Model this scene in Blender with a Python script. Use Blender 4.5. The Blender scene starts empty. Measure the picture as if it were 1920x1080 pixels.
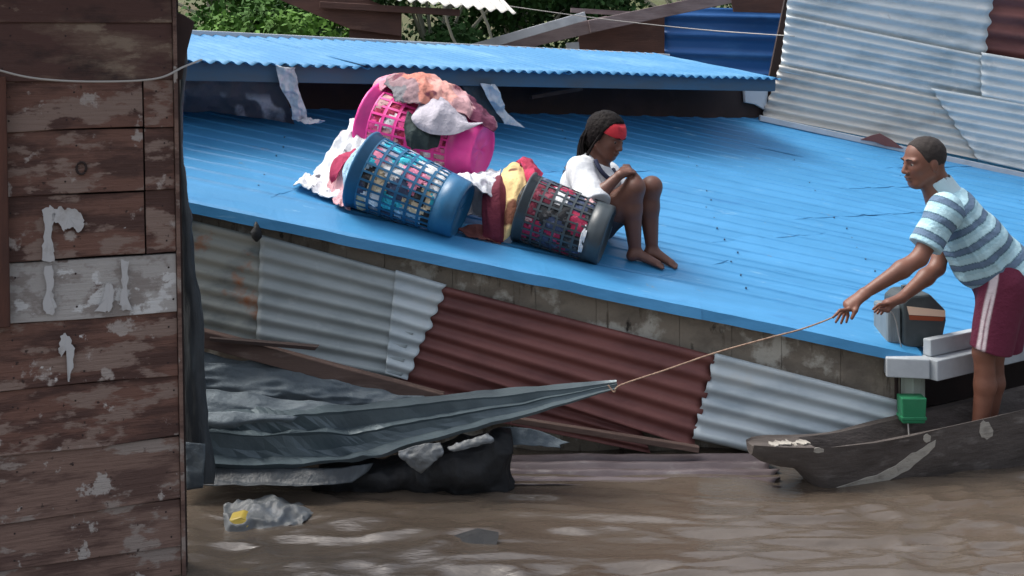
import bpy, bmesh, math, random
import numpy as np
from mathutils import Vector, Matrix
random.seed(7); rng = np.random.default_rng(7)
S = bpy.context.scene
COL = S.collection
# ------------------------------------------------------------------ camera, sky, sun, exposure
FPX, HY, CZ = 2200.0, 95.0, 2.12          # focal length in photo pixels, horizon row, eye height over the water
cam = bpy.data.cameras.new('camera'); co = bpy.data.objects.new('camera', cam); COL.objects.link(co)
co.location = (0, 0, CZ); co.rotation_euler = (math.radians(90), 0, 0)
cam.sensor_width = 36; cam.lens = FPX / 1920 * 36; cam.shift_y = -(540 - HY) / 1920
cam.clip_start = .05; cam.clip_end = 2000
S.camera = co
wd = bpy.data.worlds.new('World'); S.world = wd; wd.use_nodes = True
SUN_EL, SUN_AZ = 60.0, -76.0              # degrees; azimuth from +Y (away from the camera) towards +X
nt = wd.node_tree; bg = nt.nodes['Background']
sky = nt.nodes.new('ShaderNodeTexSky'); sky.sky_type = 'NISHITA'; sky.sun_disc = False
sky.sun_elevation = math.radians(SUN_EL); sky.sun_rotation = math.radians(SUN_AZ)
sky.air_density = 1.0; sky.dust_density = 6.0; sky.ozone_density = 1.0
hs = nt.nodes.new('ShaderNodeHueSaturation'); hs.inputs['Saturation'].default_value = .5      # thin overcast: a greyer sky
nt.links.new(sky.outputs[0], hs.inputs['Color']); nt.links.new(hs.outputs[0], bg.inputs[0]); bg.inputs[1].default_value = 0.15
sl = bpy.data.lights.new('sun', 'SUN'); sl.energy = 1.25; sl.angle = math.radians(26.0); sl.color = (1, .96, .9)
so = bpy.data.objects.new('sun', sl); COL.objects.link(so)
_e, _a = math.radians(SUN_EL), math.radians(SUN_AZ)
_d = Vector((math.cos(_e) * math.sin(_a), math.cos(_e) * math.cos(_a), math.sin(_e)))
so.rotation_euler = (-_d).to_track_quat('-Z', 'Y').to_euler(); so.location = _d * 30
S.view_settings.view_transform = 'Standard'; S.view_settings.look = 'None'
S.view_settings.exposure = 0.78; S.view_settings.gamma = 1.0; S.view_settings.use_curve_mapping = False

# ------------------------------------------------------------------ helpers
def V(*a): return np.array(a, float)
def W(px, py, d): return V((px - 960) / FPX * d, d, CZ - (py - HY) / FPX * d)
def nrm(v): v = np.asarray(v, float); return v / (np.linalg.norm(v) + 1e-12)
RZ0, RSX, RSY, RY0 = .973, -.2096, .249, 6.1        # the big roof's plane
def RZ(x, y): return RZ0 + RSX * x + RSY * (y - RY0)
RN = nrm((-RSX, -RSY, 1))
def roofpt(px, py):
    k = (px - 960) / FPX
    d = (CZ - RZ0 + RSY * RY0) / (RSY + RSX * k + (py - HY) / FPX)
    return W(px, py, d)
def hash3(i, j, k, seed):
    h = (i * 374761393 + j * 668265263 + k * 2147483647 + seed * 1274126177) & 0xffffffff
    h = ((h ^ (h >> 13)) * 1274126177) & 0xffffffff
    return ((h ^ (h >> 16)) & 0xffff) / 65535.0
def vnoise(P, seed=0):
    P = np.asarray(P, float); F = np.floor(P).astype(np.int64); f = P - F; f = f * f * (3 - 2 * f)
    r = 0
    for a in (0, 1):
        for b in (0, 1):
            for c in (0, 1):
                w = (f[..., 0] if a else 1 - f[..., 0]) * (f[..., 1] if b else 1 - f[..., 1]) * (f[..., 2] if c else 1 - f[..., 2])
                r = r + w * hash3(F[..., 0] + a, F[..., 1] + b, F[..., 2] + c, seed)
    return r * 2 - 1
def fbm(P, o=3, seed=0):
    P = np.asarray(P, float); r = 0; a = 1.0; t = 0
    for q in range(o):
        r = r + a * vnoise(P * 2 ** q, seed + q); t += a; a *= .5
    return r / t

def tag(o, label, cat, group=None):
    o['label'] = label; o['category'] = cat
    if group: o['group'] = group
    return o
def thing(name, label, cat, loc, group=None):
    o = bpy.data.objects.new(name, None); COL.objects.link(o); o.location = tuple(map(float, loc)); o.empty_display_size = .1
    return tag(o, label, cat, group)
def wloc(o):
    l = V(0, 0, 0)
    while o is not None: l = l + V(*o.location); o = o.parent
    return l
def mesh(name, v, f, mat, parent=None, smooth=False, thick=0, col=None, top=None, bevel=0, offset=-1):
    """link ONE mesh object; v in world space; stands at its own base when it has no parent"""
    v = np.asarray(v, float)
    org = wloc(parent) if parent is not None else V((v[:, 0].min() + v[:, 0].max()) / 2, (v[:, 1].min() + v[:, 1].max()) / 2, v[:, 2].min())
    me = bpy.data.meshes.new(name); me.from_pydata((v - org).tolist(), [], [tuple(map(int, q)) for q in f]); me.update()
    for m_ in (mat if isinstance(mat, list) else [mat]): me.materials.append(m_)
    if smooth: me.polygons.foreach_set('use_smooth', [True] * len(me.polygons))
    if col is not None:
        c = np.ones((len(v), 4)); c[:, :3] = col
        at = me.attributes.new('Col', 'FLOAT_COLOR', 'POINT'); at.data.foreach_set('color', c.ravel())
    o = bpy.data.objects.new(name, me); COL.objects.link(o)
    if parent is not None: o.parent = parent
    else: o.location = org
    if thick:
        m = o.modifiers.new('thickness', 'SOLIDIFY'); m.thickness = thick; m.offset = offset
    if bevel:
        m = o.modifiers.new('bevel', 'BEVEL'); m.width = bevel; m.segments = 2; m.limit_method = 'ANGLE'
    return o
class MB:
    def __init__(s): s.v = []; s.f = []
    def add(s, v, f):
        n = len(s.v); s.v += [tuple(map(float, q)) for q in v]; s.f += [tuple(n + i for i in q) for q in f]; return s
    def box(s, p0, p1, up, w, h):
        """bar from p0 to p1: w across, h along up"""
        p0, p1 = np.asarray(p0, float), np.asarray(p1, float); a = nrm(p1 - p0); sd = nrm(np.cross(a, up)); u = np.cross(sd, a)
        q = [p + sd * w / 2 * i + u * h / 2 * j for p in (p0, p1) for i, j in ((-1, -1), (1, -1), (1, 1), (-1, 1))]
        return s.add(q, [(3, 2, 1, 0), (4, 5, 6, 7), (0, 1, 5, 4), (1, 2, 6, 5), (2, 3, 7, 6), (3, 0, 4, 7)])
    def prism(s, poly, ext):
        n = len(poly); a = [np.asarray(p, float) for p in poly]; b = [p + np.asarray(ext, float) for p in a]
        return s.add(a + b, [tuple(range(n))[::-1], tuple(range(n, 2 * n))] + [(i, (i + 1) % n, n + (i + 1) % n, n + i) for i in range(n)])
    def tube(s, pts, r, seg=7):
        pts = [np.asarray(p, float) for p in pts]; n = len(pts); rs = r if hasattr(r, '__len__') else [r] * n; vs = []
        for i, p in enumerate(pts):
            t = nrm(pts[min(i + 1, n - 1)] - pts[max(i - 1, 0)]); a = nrm(np.cross(t, (0.3, .2, 1) if abs(t[2]) < .9 else (1, .1, 0))); b = np.cross(t, a)
            vs += [p + rs[i] * (a * math.cos(2 * math.pi * k / seg) + b * math.sin(2 * math.pi * k / seg)) for k in range(seg)]
        fs = [(i * seg + k, i * seg + (k + 1) % seg, (i + 1) * seg + (k + 1) % seg, (i + 1) * seg + k) for i in range(n - 1) for k in range(seg)]
        fs += [tuple(range(seg))[::-1], tuple((n - 1) * seg + k for k in range(seg))]
        return s.add(vs, fs)
    def out(s, name, mat, parent=None, **k): return mesh(name, s.v, s.f, mat, parent, **k)
def gridfaces(nu, nv): return [(i * nv + j, i * nv + j + 1, (i + 1) * nv + j + 1, (i + 1) * nv + j) for i in range(nu - 1) for j in range(nv - 1)]
def spline(P, n):
    """Catmull-Rom along axis 0 of P, n samples"""
    P = np.asarray(P, float); m = len(P)
    if m == 2: t = np.linspace(0, 1, n).reshape((n,) + (1,) * (P.ndim - 1)); return P[0] * (1 - t) + P[1] * t
    t = np.linspace(0, m - 1, n); i = np.minimum(t.astype(int), m - 2); f = (t - i).reshape((n,) + (1,) * (P.ndim - 1))
    Q = np.concatenate([[2 * P[0] - P[1]], P, [2 * P[-1] - P[-2]]]); a, b, c, d = Q[i], Q[i + 1], Q[i + 2], Q[i + 3]
    return .5 * (2 * b + (c - a) * f + (2 * a - 5 * b + 4 * c - d) * f ** 2 + (3 * b - 3 * c + d - a) * f ** 3)

# ------------------------------------------------------------------ materials
def M(name, base, rough=.6, metal=0, var=(), bump=None, attr=False, spec=.5, coat=0, bumps=(), rnd=True):
    """principled material; var: (colour, scale xyz, lo, hi, detail) noise patches mixed over the base"""
    m = bpy.data.materials.new(name); m.use_nodes = True; t = m.node_tree; b = t.nodes['Principled BSDF']
    b.inputs['Roughness'].default_value = rough; b.inputs['Metallic'].default_value = metal
    b.inputs['Specular IOR Level'].default_value = spec; b.inputs['Coat Weight'].default_value = coat
    tc = t.nodes.new('ShaderNodeTexCoord')
    oi = t.nodes.new('ShaderNodeObjectInfo')
    ad = t.nodes.new('ShaderNodeVectorMath'); ad.operation = 'ADD'
    sc = t.nodes.new('ShaderNodeVectorMath'); sc.operation = 'SCALE'; sc.inputs['Scale'].default_value = 13.7 if rnd else 0
    cx = t.nodes.new('ShaderNodeCombineXYZ')
    for k in range(3): t.links.new(oi.outputs['Random'], cx.inputs[k])
    t.links.new(cx.outputs[0], sc.inputs[0]); t.links.new(tc.outputs['Object'], ad.inputs[0]); t.links.new(sc.outputs[0], ad.inputs[1])
    def noise(scale, detail):
        mp = t.nodes.new('ShaderNodeMapping'); mp.inputs['Scale'].default_value = scale if hasattr(scale, '__len__') else (scale,) * 3
        t.links.new(ad.outputs[0], mp.inputs[0])
        n = t.nodes.new('ShaderNodeTexNoise'); n.inputs['Scale'].default_value = 1; n.inputs['Detail'].default_value = detail; n.inputs['Roughness'].default_value = .62
        t.links.new(mp.outputs[0], n.inputs['Vector']); return n.outputs['Fac']
    if attr:
        a = t.nodes.new('ShaderNodeAttribute'); a.attribute_name = 'Col'; cur = a.outputs['Color']
    else:
        r = t.nodes.new('ShaderNodeRGB'); r.outputs[0].default_value = (*base, 1); cur = r.outputs[0]
    for (c, scale, lo, hi, detail) in var:
        mr = t.nodes.new('ShaderNodeMapRange'); mr.inputs['From Min'].default_value = lo; mr.inputs['From Max'].default_value = hi
        t.links.new(noise(scale, detail), mr.inputs['Value'])
        mx = t.nodes.new('ShaderNodeMix'); mx.data_type = 'RGBA'; t.links.new(mr.outputs[0], mx.inputs['Factor'])
        t.links.new(cur, mx.inputs[6]); mx.inputs[7].default_value = (*c, 1); cur = mx.outputs[2]
    t.links.new(cur, b.inputs['Base Color'])
    nm = None
    for (scale, strength, dist) in ([bump] if bump else []) + list(bumps):
        bp = t.nodes.new('ShaderNodeBump'); bp.inputs['Strength'].default_value = strength; bp.inputs['Distance'].default_value = dist
        t.links.new(noise(scale, 5), bp.inputs['Height'])
        if nm is not None: t.links.new(nm, bp.inputs['Normal'])
        nm = bp.outputs[0]
    if nm is not None: t.links.new(nm, b.inputs['Normal'])
    return m
BLUE = M('blue_roof_paint', (.046, .235, .47), .45, .0, [((.065, .29, .57), (.5, 5, 5), .45, .75, 5), ((.028, .16, .38), (1.2, 9, 9), .58, .85, 5), ((.20, .40, .58), (2, 16, 16), .64, .72, 8), ((.16, .22, .27), (9, 9, 9), .68, .76, 8)], ((4, 8, 8), .35, .015))
BLUED = M('deep_blue_wall_paint', (.018, .12, .38), .4, 0, [((.05, .2, .5), (2, 2, 8), .5, .8, 4)], ((5, 5, 9), .2, .01))
BLUEU = M('blue_upper_roof_paint', (.05, .21, .41), .6, 0, [((.11, .29, .47), (2, 2, 2), .45, .7, 5), ((.035, .17, .38), (5, 5, 5), .6, .8, 5)], ((6, 6, 6), .2, .01), spec=.25)
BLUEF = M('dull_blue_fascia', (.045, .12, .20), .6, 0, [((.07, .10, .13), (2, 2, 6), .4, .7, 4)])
ZINC = M('weathered_zinc', (.36, .41, .42), .55, .12, [((.20, .245, .26), (1.5, 3, 3), .45, .75, 6), ((.50, .54, .54), (9, 9, 9), .58, .8, 6), ((.12, .08, .05), (12, 12, 12), .72, .85, 5)], ((14, 14, 14), .3, .01))
ZINCR = M('rust_stained_zinc', (.36, .38, .35), .6, .15, [((.13, .16, .16), (3, 3, 6), .45, .7, 6), ((.42, .15, .05), (3.5, 3, 3.5), .56, .68, 5)], ((14, 14, 14), .3, .01))
ZINCW = M('pale_zinc', (.50, .57, .60), .5, .08, [((.28, .35, .40), (2, 5, 5), .45, .75, 6), ((.52, .55, .54), (6, 6, 6), .6, .8, 5), ((.20, .15, .12), (9, 9, 9), .72, .85, 5)], ((12, 12, 12), .25, .01))
ZINCS = M('sun_bleached_zinc', (.60, .65, .66), .55, .05, [((.40, .46, .48), (2, 5, 5), .47, .66, 7), ((.70, .71, .69), (6, 6, 6), .58, .7, 6), ((.24, .19, .15), (9, 9, 9), .70, .8, 6)], ((12, 12, 12), .25, .01))
ZINCC = M('cream_stained_zinc', (.58, .57, .53), .6, .05, [((.30, .29, .27), (1.5, 4, 4), .48, .75, 6), ((.26, .17, .13), (5, 7, 7), .68, .8, 5)], ((12, 12, 12), .25, .01))
RUSTB = M('red_brown_sheet', (.20, .075, .066), .62, .05, [((.12, .042, .04), (2, 5, 5), .45, .7, 6), ((.24, .11, .09), (7, 7, 7), .60, .8, 6)], ((14, 14, 14), .35, .01))
GREYM = M('dark_grey_metal', (.085, .115, .13), .40, .3, [((.045, .065, .08), (3, 3, 3), .45, .7, 5), ((.2, .23, .25), (11, 11, 11), .66, .8, 6)], ((9, 9, 9), .3, .02))
CRUMP = M('crumpled_zinc', (.13, .16, .18), .65, .15, [((.06, .08, .10), (5, 5, 9), .45, .7, 6), ((.26, .30, .32), (13, 13, 13), .62, .8, 6)], ((10, 10, 10), .5, .03), spec=.3)
CEM = M('old_cement', (.25, .215, .17), .9, 0, [((.13, .11, .09), (3, 3, 6), .45, .7, 7), ((.48, .46, .40), (4, 4, 4), .54, .62, 7), ((.03, .025, .02), (9, 9, 5), .62, .70, 8), ((.10, .08, .06), (22, 22, 3), .58, .68, 6)], ((20, 20, 20), .6, .02), rnd=False)
GRAIN = [((26, 26, 26), .35, .008)]
WOOD = M('peeling_brown_plank', (.165, .082, .060), .8, 0, [((.075, .036, .028), (2.2, 2.2, 9), .46, .56, 9), ((.235, .165, .135), (3.2, 3.2, 8), .53, .57, 10), ((.36, .31, .28), (7, 7, 7), .60, .64, 10), ((.56, .54, .52), (5, 5, 6), .665, .685, 10), ((.04, .02, .016), (30, 30, 30), .66, .72, 3)], ((5, 5, 70), .6, .012), bumps=GRAIN)
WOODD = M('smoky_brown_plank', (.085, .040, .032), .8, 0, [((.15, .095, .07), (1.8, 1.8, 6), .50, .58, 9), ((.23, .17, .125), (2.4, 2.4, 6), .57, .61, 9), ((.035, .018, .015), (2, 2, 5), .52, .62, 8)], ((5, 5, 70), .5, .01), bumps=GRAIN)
WOODG = M('whitewashed_plank', (.40, .38, .36), .85, 0, [((.27, .24, .22), (4, 4, 6), .50, .55, 10), ((.17, .13, .115), (5, 5, 9), .60, .63, 10), ((.58, .58, .57), (5, 5, 7), .57, .60, 10)], ((5, 5, 70), .5, .01), bumps=GRAIN)
WOODL = M('worn_pale_plank', (.20, .125, .098), .85, 0, [((.105, .06, .048), (2.2, 2.2, 9), .47, .56, 9), ((.28, .23, .20), (3.6, 3.6, 8), .54, .58, 10), ((.38, .34, .31), (8, 8, 8), .62, .65, 10), ((.05, .03, .025), (26, 26, 26), .66, .72, 3)], ((5, 5, 70), .55, .012), bumps=GRAIN)
POST = M('dark_red_brown_post', (.10, .036, .022), .7, 0, [((.04, .016, .012), (14, 14, 2), .4, .7, 5)], ((40, 40, 3), .4, .01))
BEAM = M('grey_brown_timber', (.13, .085, .07), .85, 0, [((.06, .035, .03), (2, 8, 8), .42, .7, 6), ((.24, .19, .17), (3, 12, 12), .6, .8, 6)], ((3, 30, 30), .5, .01))
BEAMP = M('purple_grey_timber', (.24, .19, .19), .8, 0, [((.13, .09, .09), (2, 2, 8), .45, .7, 6)], ((6, 6, 30), .4, .01))
DARKW = M('dark_timber_and_shade', (.035, .022, .02), .9, 0, [((.07, .04, .035), (3, 3, 3), .5, .8, 5)])  # dark timber, also used to put the shade of openings into wall colour
BROWNP = M('brown_board', (.105, .05, .038), .8, 0, [((.06, .03, .025), (2, 2, 6), .4, .7, 5), ((.18, .11, .085), (4, 4, 9), .6, .8, 6)], ((5, 5, 40), .4, .01))
WHITEP = M('dull_white_board', (.52, .55, .58), .6, 0, [((.36, .38, .40), (4, 4, 4), .5, .75, 6), ((.22, .2, .18), (13, 13, 13), .7, .85, 5)], ((20, 20, 20), .2, .01))
GUT = M('grey_white_gutter', (.40, .44, .47), .5, 0, [((.30, .33, .36), (4, 4, 4), .45, .7, 5), ((.2, .19, .17), (16, 16, 10), .7, .85, 5)], ((20, 20, 20), .15, .01))
BLACK = M('black_gap_and_debris', (.006, .007, .009), .7, 0, [((.016, .019, .022), (5, 5, 5), .5, .8, 5)], ((9, 9, 9), .5, .03))  # black debris, and the shade of the gap under the folded sheet
TARP = M('dark_grey_tarpaulin', (.03, .038, .045), .5, 0, [((.06, .075, .085), (8, 8, 3), .5, .75, 5), ((.014, .016, .018), (12, 12, 3), .5, .8, 5)], ((16, 16, 4), .5, .03))
PLASW = M('torn_white_plastic', (.62, .66, .70), .4, 0, [((.38, .41, .46), (9, 9, 9), .5, .75, 5)], ((14, 14, 14), .5, .02))
SCRAP = M('pale_grey_scrap', (.105, .115, .12), .5, 0, [((.12, .14, .16), (14, 14, 14), .5, .7, 5)], ((18, 18, 18), .5, .02))
GREYT = M('grey_printed_tarp', (.06, .06, .075), .6, 0, [((.035, .035, .045), (5, 5, 5), .45, .7, 5)], ((8, 8, 8), .4, .03), attr=True)
CANOE = M('weathered_canoe_wood', (.085, .072, .066), .8, 0, [((.045, .036, .032), (2, 9, 9), .42, .66, 7), ((.17, .155, .145), (5, 16, 16), .58, .76, 7)], ((3, 45, 45), .6, .012), bumps=[((18, 18, 18), .4, .015)])
CHIP = M('bare_pale_wood', (.36, .34, .30), .85, 0, [((.13, .115, .1), (9, 20, 20), .5, .75, 6)], ((5, 50, 50), .5, .01))
SKINM = M('deep_brown_skin', (.17, .070, .045), .5, 0, [((.125, .05, .031), (9, 9, 9), .45, .75, 4), ((.17, .075, .05), (14, 14, 14), .6, .85, 4)], ((220, 220, 220), .12, .002))
SKING = M('dark_brown_skin', (.135, .058, .040), .48, 0, [((.10, .042, .029), (9, 9, 9), .45, .75, 4), ((.17, .078, .056), (14, 14, 14), .6, .85, 4)], ((220, 220, 220), .12, .002))
HAIR = M('black_hair', (.009, .007, .007), .75, 0, (), ((160, 160, 160), .7, .004), spec=.15)
HAIRS = M('cropped_black_hair', (.022, .016, .014), .8, 0, (), ((420, 420, 420), .8, .004))
EYEW = M('eye_white', (.30, .25, .22), .4); EYED = M('dark_iris', (.012, .008, .006), .2)
CLOTHA = M('printed_cloth', (.5, .5, .5), .9, 0, (), ((34, 34, 34), .6, .018), attr=True, bumps=[((260, 260, 260), .2, .002)])
ROPE = M('tan_rope', (.32, .22, .16), .9, 0, [((.18, .11, .08), (70, 70, 70), .45, .7, 3)], ((120, 120, 120), .6, .004))
CORD = M('pale_cord', (.42, .40, .37), .8)
LEAF = [M('leaf_green_%s' % n, c, .7, 0, [((c[0] * 1.7, c[1] * 1.6, c[2] * 1.4), (1.3, 1.3, 1.3), .42, .66, 4), ((c[0] * .5, c[1] * .5, c[2] * .5), (2.3, 2.3, 2.3), .5, .75, 4)], spec=.15) for n, c in (('dark', (.022, .060, .018)), ('mid', (.04, .10, .022)), ('light', (.07, .155, .03)))]
BARK = M('pale_bark', (.22, .22, .17), .9); MUD = M('muddy_bank', (.07, .085, .03), .95, 0, [((.10, .075, .045), (.6, .6, .6), .5, .7, 5)], ((3, 3, 3), .6, .1))
GREENB = M('green_plastic', (.02, .19, .085), .45, 0, [((.012, .12, .055), (9, 9, 9), .5, .75, 5)], ((20, 20, 20), .2, .01))
YEL = M('faded_yellow_plastic', (.38, .28, .04), .5)
JUG = M('dark_slate_plastic', (.042, .055, .060), .45, 0, [((.07, .085, .09), (9, 9, 9), .5, .75, 5)], ((30, 30, 30), .2, .005))
JUGL = M('milky_grey_plastic', (.17, .20, .21), .4, 0, [((.10, .12, .13), (20, 20, 4), .5, .7, 5)])
CREAM = M('cream_label', (.85, .62, .46), .6); ORNG = M('rust_orange_label', (.28, .06, .02), .6)
def plas(n, c, r=.38): return M(n, c, r, 0, [(tuple(x * .7 for x in c), (7, 7, 7), .5, .8, 4)], ((40, 40, 40), .12, .004))
PINK = plas('hot_pink_plastic', (.90, .06, .36)); BLUEP = plas('petrol_blue_plastic', (.018, .13, .27)); SLATE = plas('dark_slate_basket_plastic', (.045, .060, .070))

# ------------------------------------------------------------------ corrugated sheet
def corr(name, TL, TR, BR, BL, n, amp, mat, parent, nu=26, prof='sine', dent=.006, ragl=0, ragr=0, seed=0, thick=.0018, spp=8, dfreq=3.0, smooth=True):
    TL, TR, BR, BL = [np.asarray(p, float) for p in (TL, TR, BR, BL)]
    nv = int(n * spp) + 1
    u = np.linspace(0, 1, nu)[:, None]; v = np.linspace(0, 1, nv)[None, :]
    L = np.linalg.norm(TR - TL)
    rl = ragl * (vnoise(np.stack([v[0] * 9 + seed, v[0] * 0, v[0] * 0], -1), seed) * .6 + .4 * np.cos(2 * np.pi * n * v[0]))
    rr = ragr * (vnoise(np.stack([v[0] * 9 + seed + 50, v[0] * 0, v[0] * 0], -1), seed) * .6 + .4 * np.cos(2 * np.pi * n * v[0]))
    uu = -rl[None, :] / L + u * (1 + (rl + rr)[None, :] / L); vv = np.repeat(v, nu, 0)
    U, Vv = uu[..., None], vv[..., None]
    P = (TL * (1 - U) + TR * U) * (1 - Vv) + (BL * (1 - U) + BR * U) * Vv
    N = nrm(np.cross(TR - BL, TL - BR))
    if N[1] > 0 and abs(N[2]) < .8: N = -N
    if abs(N[2]) >= .8 and N[2] < 0: N = -N
    ph = vv * n
    if prof == 'sine': h = np.sin(2 * np.pi * ph)
    elif prof == 'rib': f = ph % 1; h = np.clip((.16 - np.abs(f - .5)) / .07, 0, 1) * 2 - 1
    else: f = ph % 1; h = np.clip((np.abs(f - .5) - .16) / .09, 0, 1) * 2 - 1
    h = h * amp + dent * fbm(P * dfreq, 3, seed + 11) + dent * .35 * fbm(P * 11, 2, seed + 5)
    P = P + N * h[..., None]
    return mesh(name, P.reshape(-1, 3), gridfaces(nu, nv), mat, parent, smooth=smooth, thick=thick, offset=0)
def crumple(name, rows, mat, parent=None, nu=40, nv=40, amp=.02, freq=6, seed=0, thick=.002, ridge=True, col=None, stretch=(1, 1, 1), push=(0, -1, 0)):
    """sheet through a net of points, with creases"""
    G = np.array(rows, float); A = spline(G, nu); B = spline(A.transpose(1, 0, 2), nv).transpose(1, 0, 2)
    du = np.gradient(B, axis=0); dv = np.gradient(B, axis=1); N = np.cross(du, dv); N /= np.linalg.norm(N, axis=-1, keepdims=True) + 1e-9
    sg = np.sign((N * np.array(push)).sum(-1, keepdims=True)); N = N * np.where(sg == 0, 1, sg)
    Q = B * np.array(stretch) * freq
    h = fbm(Q, 3, seed)
    if ridge: h = .62 * (2 * (1 - np.abs(h)) ** 2.5 - 1) + .38 * (1 - 2 * np.abs(fbm(Q * 2.1 + 7, 2, seed + 9)))
    P = B + N * (h * amp)[..., None]
    uu, vv = np.meshgrid(np.linspace(0, 1, nu), np.linspace(0, 1, nv), indexing='ij')
    c = col(P.reshape(-1, 3), uu.ravel(), vv.ravel()) if col else None
    return mesh(name, P.reshape(-1, 3), gridfaces(nu, nv), mat, parent, smooth=True, thick=thick, col=c, offset=0)

# ------------------------------------------------------------------ implicit bodies
def sdf(prims, h):
    """smooth union of tapered limbs and ellipsoids, meshed by surface nets"""
    lo = np.min([p['lo'] for p in prims if not p.get('cut')], 0) - 3 * h; hi = np.max([p['hi'] for p in prims if not p.get('cut')], 0) + 3 * h
    n = np.ceil((hi - lo) / h).astype(int) + 1
    F = np.full(n, 1.0, np.float32); ax = [lo[i] + h * np.arange(n[i]) for i in range(3)]
    for p in prims:
        k = p['k']; a = np.maximum(((p['lo'] - k - 3 * h - lo) / h).astype(int), 0); b = np.minimum(((p['hi'] + k + 3 * h - lo) / h).astype(int) + 2, n)
        if (b <= a).any(): continue
        X = np.stack(np.meshgrid(*[ax[i][a[i]:b[i]] for i in range(3)], indexing='ij'), -1)
        d = p['d'](X); sl_ = tuple(slice(a[i], b[i]) for i in range(3)); f = F[sl_]
        if p.get('cut'): q = -f; d2 = d; hh = np.clip(.5 + .5 * (d2 - q) / k, 0, 1); F[sl_] = -(d2 * (1 - hh) + q * hh - k * hh * (1 - hh))
        else: hh = np.clip(.5 + .5 * (d - f) / k, 0, 1); F[sl_] = d * (1 - hh) + f * hh - k * hh * (1 - hh)
    ins = F < 0; c = ins[:-1, :-1, :-1].astype(np.int8); cnt = np.zeros(c.shape, np.int8)
    for i in (0, 1):
        for j in (0, 1):
            for q in (0, 1): cnt += ins[i:n[0] - 1 + i, j:n[1] - 1 + j, q:n[2] - 1 + q]
    act = np.argwhere((cnt > 0) & (cnt < 8)); idx = np.full(c.shape, -1, np.int64); idx[tuple(act.T)] = np.arange(len(act))
    acc = np.zeros((len(act), 3)); num = np.zeros(len(act))
    cor = [(i, j, q) for i in (0, 1) for j in (0, 1) for q in (0, 1)]
    for A in cor:
        for ax_ in range(3):
            if A[ax_]: continue
            B = list(A); B[ax_] = 1
            fa = F[tuple((act + A).T)]; fb = F[tuple((act + B).T)]; m = (fa < 0) != (fb < 0)
            t = np.where(m, fa / np.where(m, fa - fb, 1), 0)
            pt = np.repeat(np.array(A, float)[None], len(act), 0); pt[:, ax_] += t
            acc += pt * m[:, None]; num += m
    v = lo + h * (act + acc / num[:, None]); faces = []
    for ax_ in range(3):
        o1, o2 = (ax_ + 1) % 3, (ax_ + 2) % 3
        s0 = [slice(0, -1) if i == ax_ else slice(1, -1) for i in range(3)]; s1 = list(s0); s1[ax_] = slice(1, None)
        e0 = ins[tuple(s0)]; e1 = ins[tuple(s1)]; w = np.argwhere(e0 != e1)
        if not len(w): continue
        fl = e0[tuple(w.T)]; w = w + np.array([0 if i == ax_ else 1 for i in range(3)])
        q = []
        for (a_, b_) in ((0, 0), (-1, 0), (-1, -1), (0, -1)):
            z = w.copy(); z[:, o1] += a_; z[:, o2] += b_; q.append(idx[tuple(z.T)])
        q = np.stack(q, 1); q[~fl] = q[~fl][:, ::-1]; faces.append(q)
    f = np.concatenate(faces); f = f[(f >= 0).all(1)]
    # light smoothing
    for _ in range(2):
        s_ = np.zeros_like(v); cn = np.zeros(len(v))
        for a_, b_ in ((0, 1), (1, 2), (2, 3), (3, 0)):
            np.add.at(s_, f[:, a_], v[f[:, b_]]); np.add.at(cn, f[:, a_], 1); np.add.at(s_, f[:, b_], v[f[:, a_]]); np.add.at(cn, f[:, b_], 1)
        v = v * .55 + .45 * s_ / np.maximum(cn, 1)[:, None]
    return v, f
def cone(p0, r0, p1, r1, k=.03, flat=None, e0=False, e1=False, cut=False):
    p0, p1 = np.asarray(p0, float), np.asarray(p1, float); a = p1 - p0; L2 = a @ a; R = max(r0, r1) * (max(1, flat[1]) if flat else 1)
    fx = nrm(flat[0]) if flat else None
    def d(X):
        t = np.clip((X - p0) @ a / L2, 0, 1); D = X - p0 - t[..., None] * a
        if flat: cpt = D @ fx; D = D - (cpt * (1 - 1 / flat[1]))[..., None] * fx
        r = np.linalg.norm(D, axis=-1) - (r0 + (r1 - r0) * t)
        u = a / math.sqrt(L2)
        if e0: r = np.maximum(r, -((X - p0) @ u))
        if e1: r = np.maximum(r, (X - p1) @ u)
        return r
    return dict(d=d, k=k, lo=np.minimum(p0, p1) - R, hi=np.maximum(p0, p1) + R, cut=cut)
def ell(c, r, axes=None, k=.03, cut=False):
    c = np.asarray(c, float); r = np.asarray(r, float) if hasattr(r, '__len__') else V(r, r, r); R = np.array(axes, float) if axes is not None else np.eye(3)
    def d(X):
        q = (X - c) @ R.T; k0 = np.linalg.norm(q / r, axis=-1); k1 = np.linalg.norm(q / r ** 2, axis=-1) + 1e-9
        return k0 * (k0 - 1) / k1
    e = r.max(); return dict(d=d, k=k, lo=c - e, hi=c + e, cut=cut)
def half(p, n, c, e, k=.004):
    """cut away everything on the side n of point p"""
    p, n = np.asarray(p, float), nrm(n)
    return dict(d=lambda X: -((X - p) @ n), k=k, lo=np.asarray(c, float) - e, hi=np.asarray(c, float) + e, cut=True)
def chain(pts, rs, k=.02, **kw): return [cone(pts[i], rs[i], pts[i + 1], rs[i + 1], k, **kw) for i in range(len(pts) - 1)]
def frame(fwd, up):
    f = nrm(fwd); s = nrm(np.cross(up, f)); u = np.cross(f, s); return f, s, u
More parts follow.
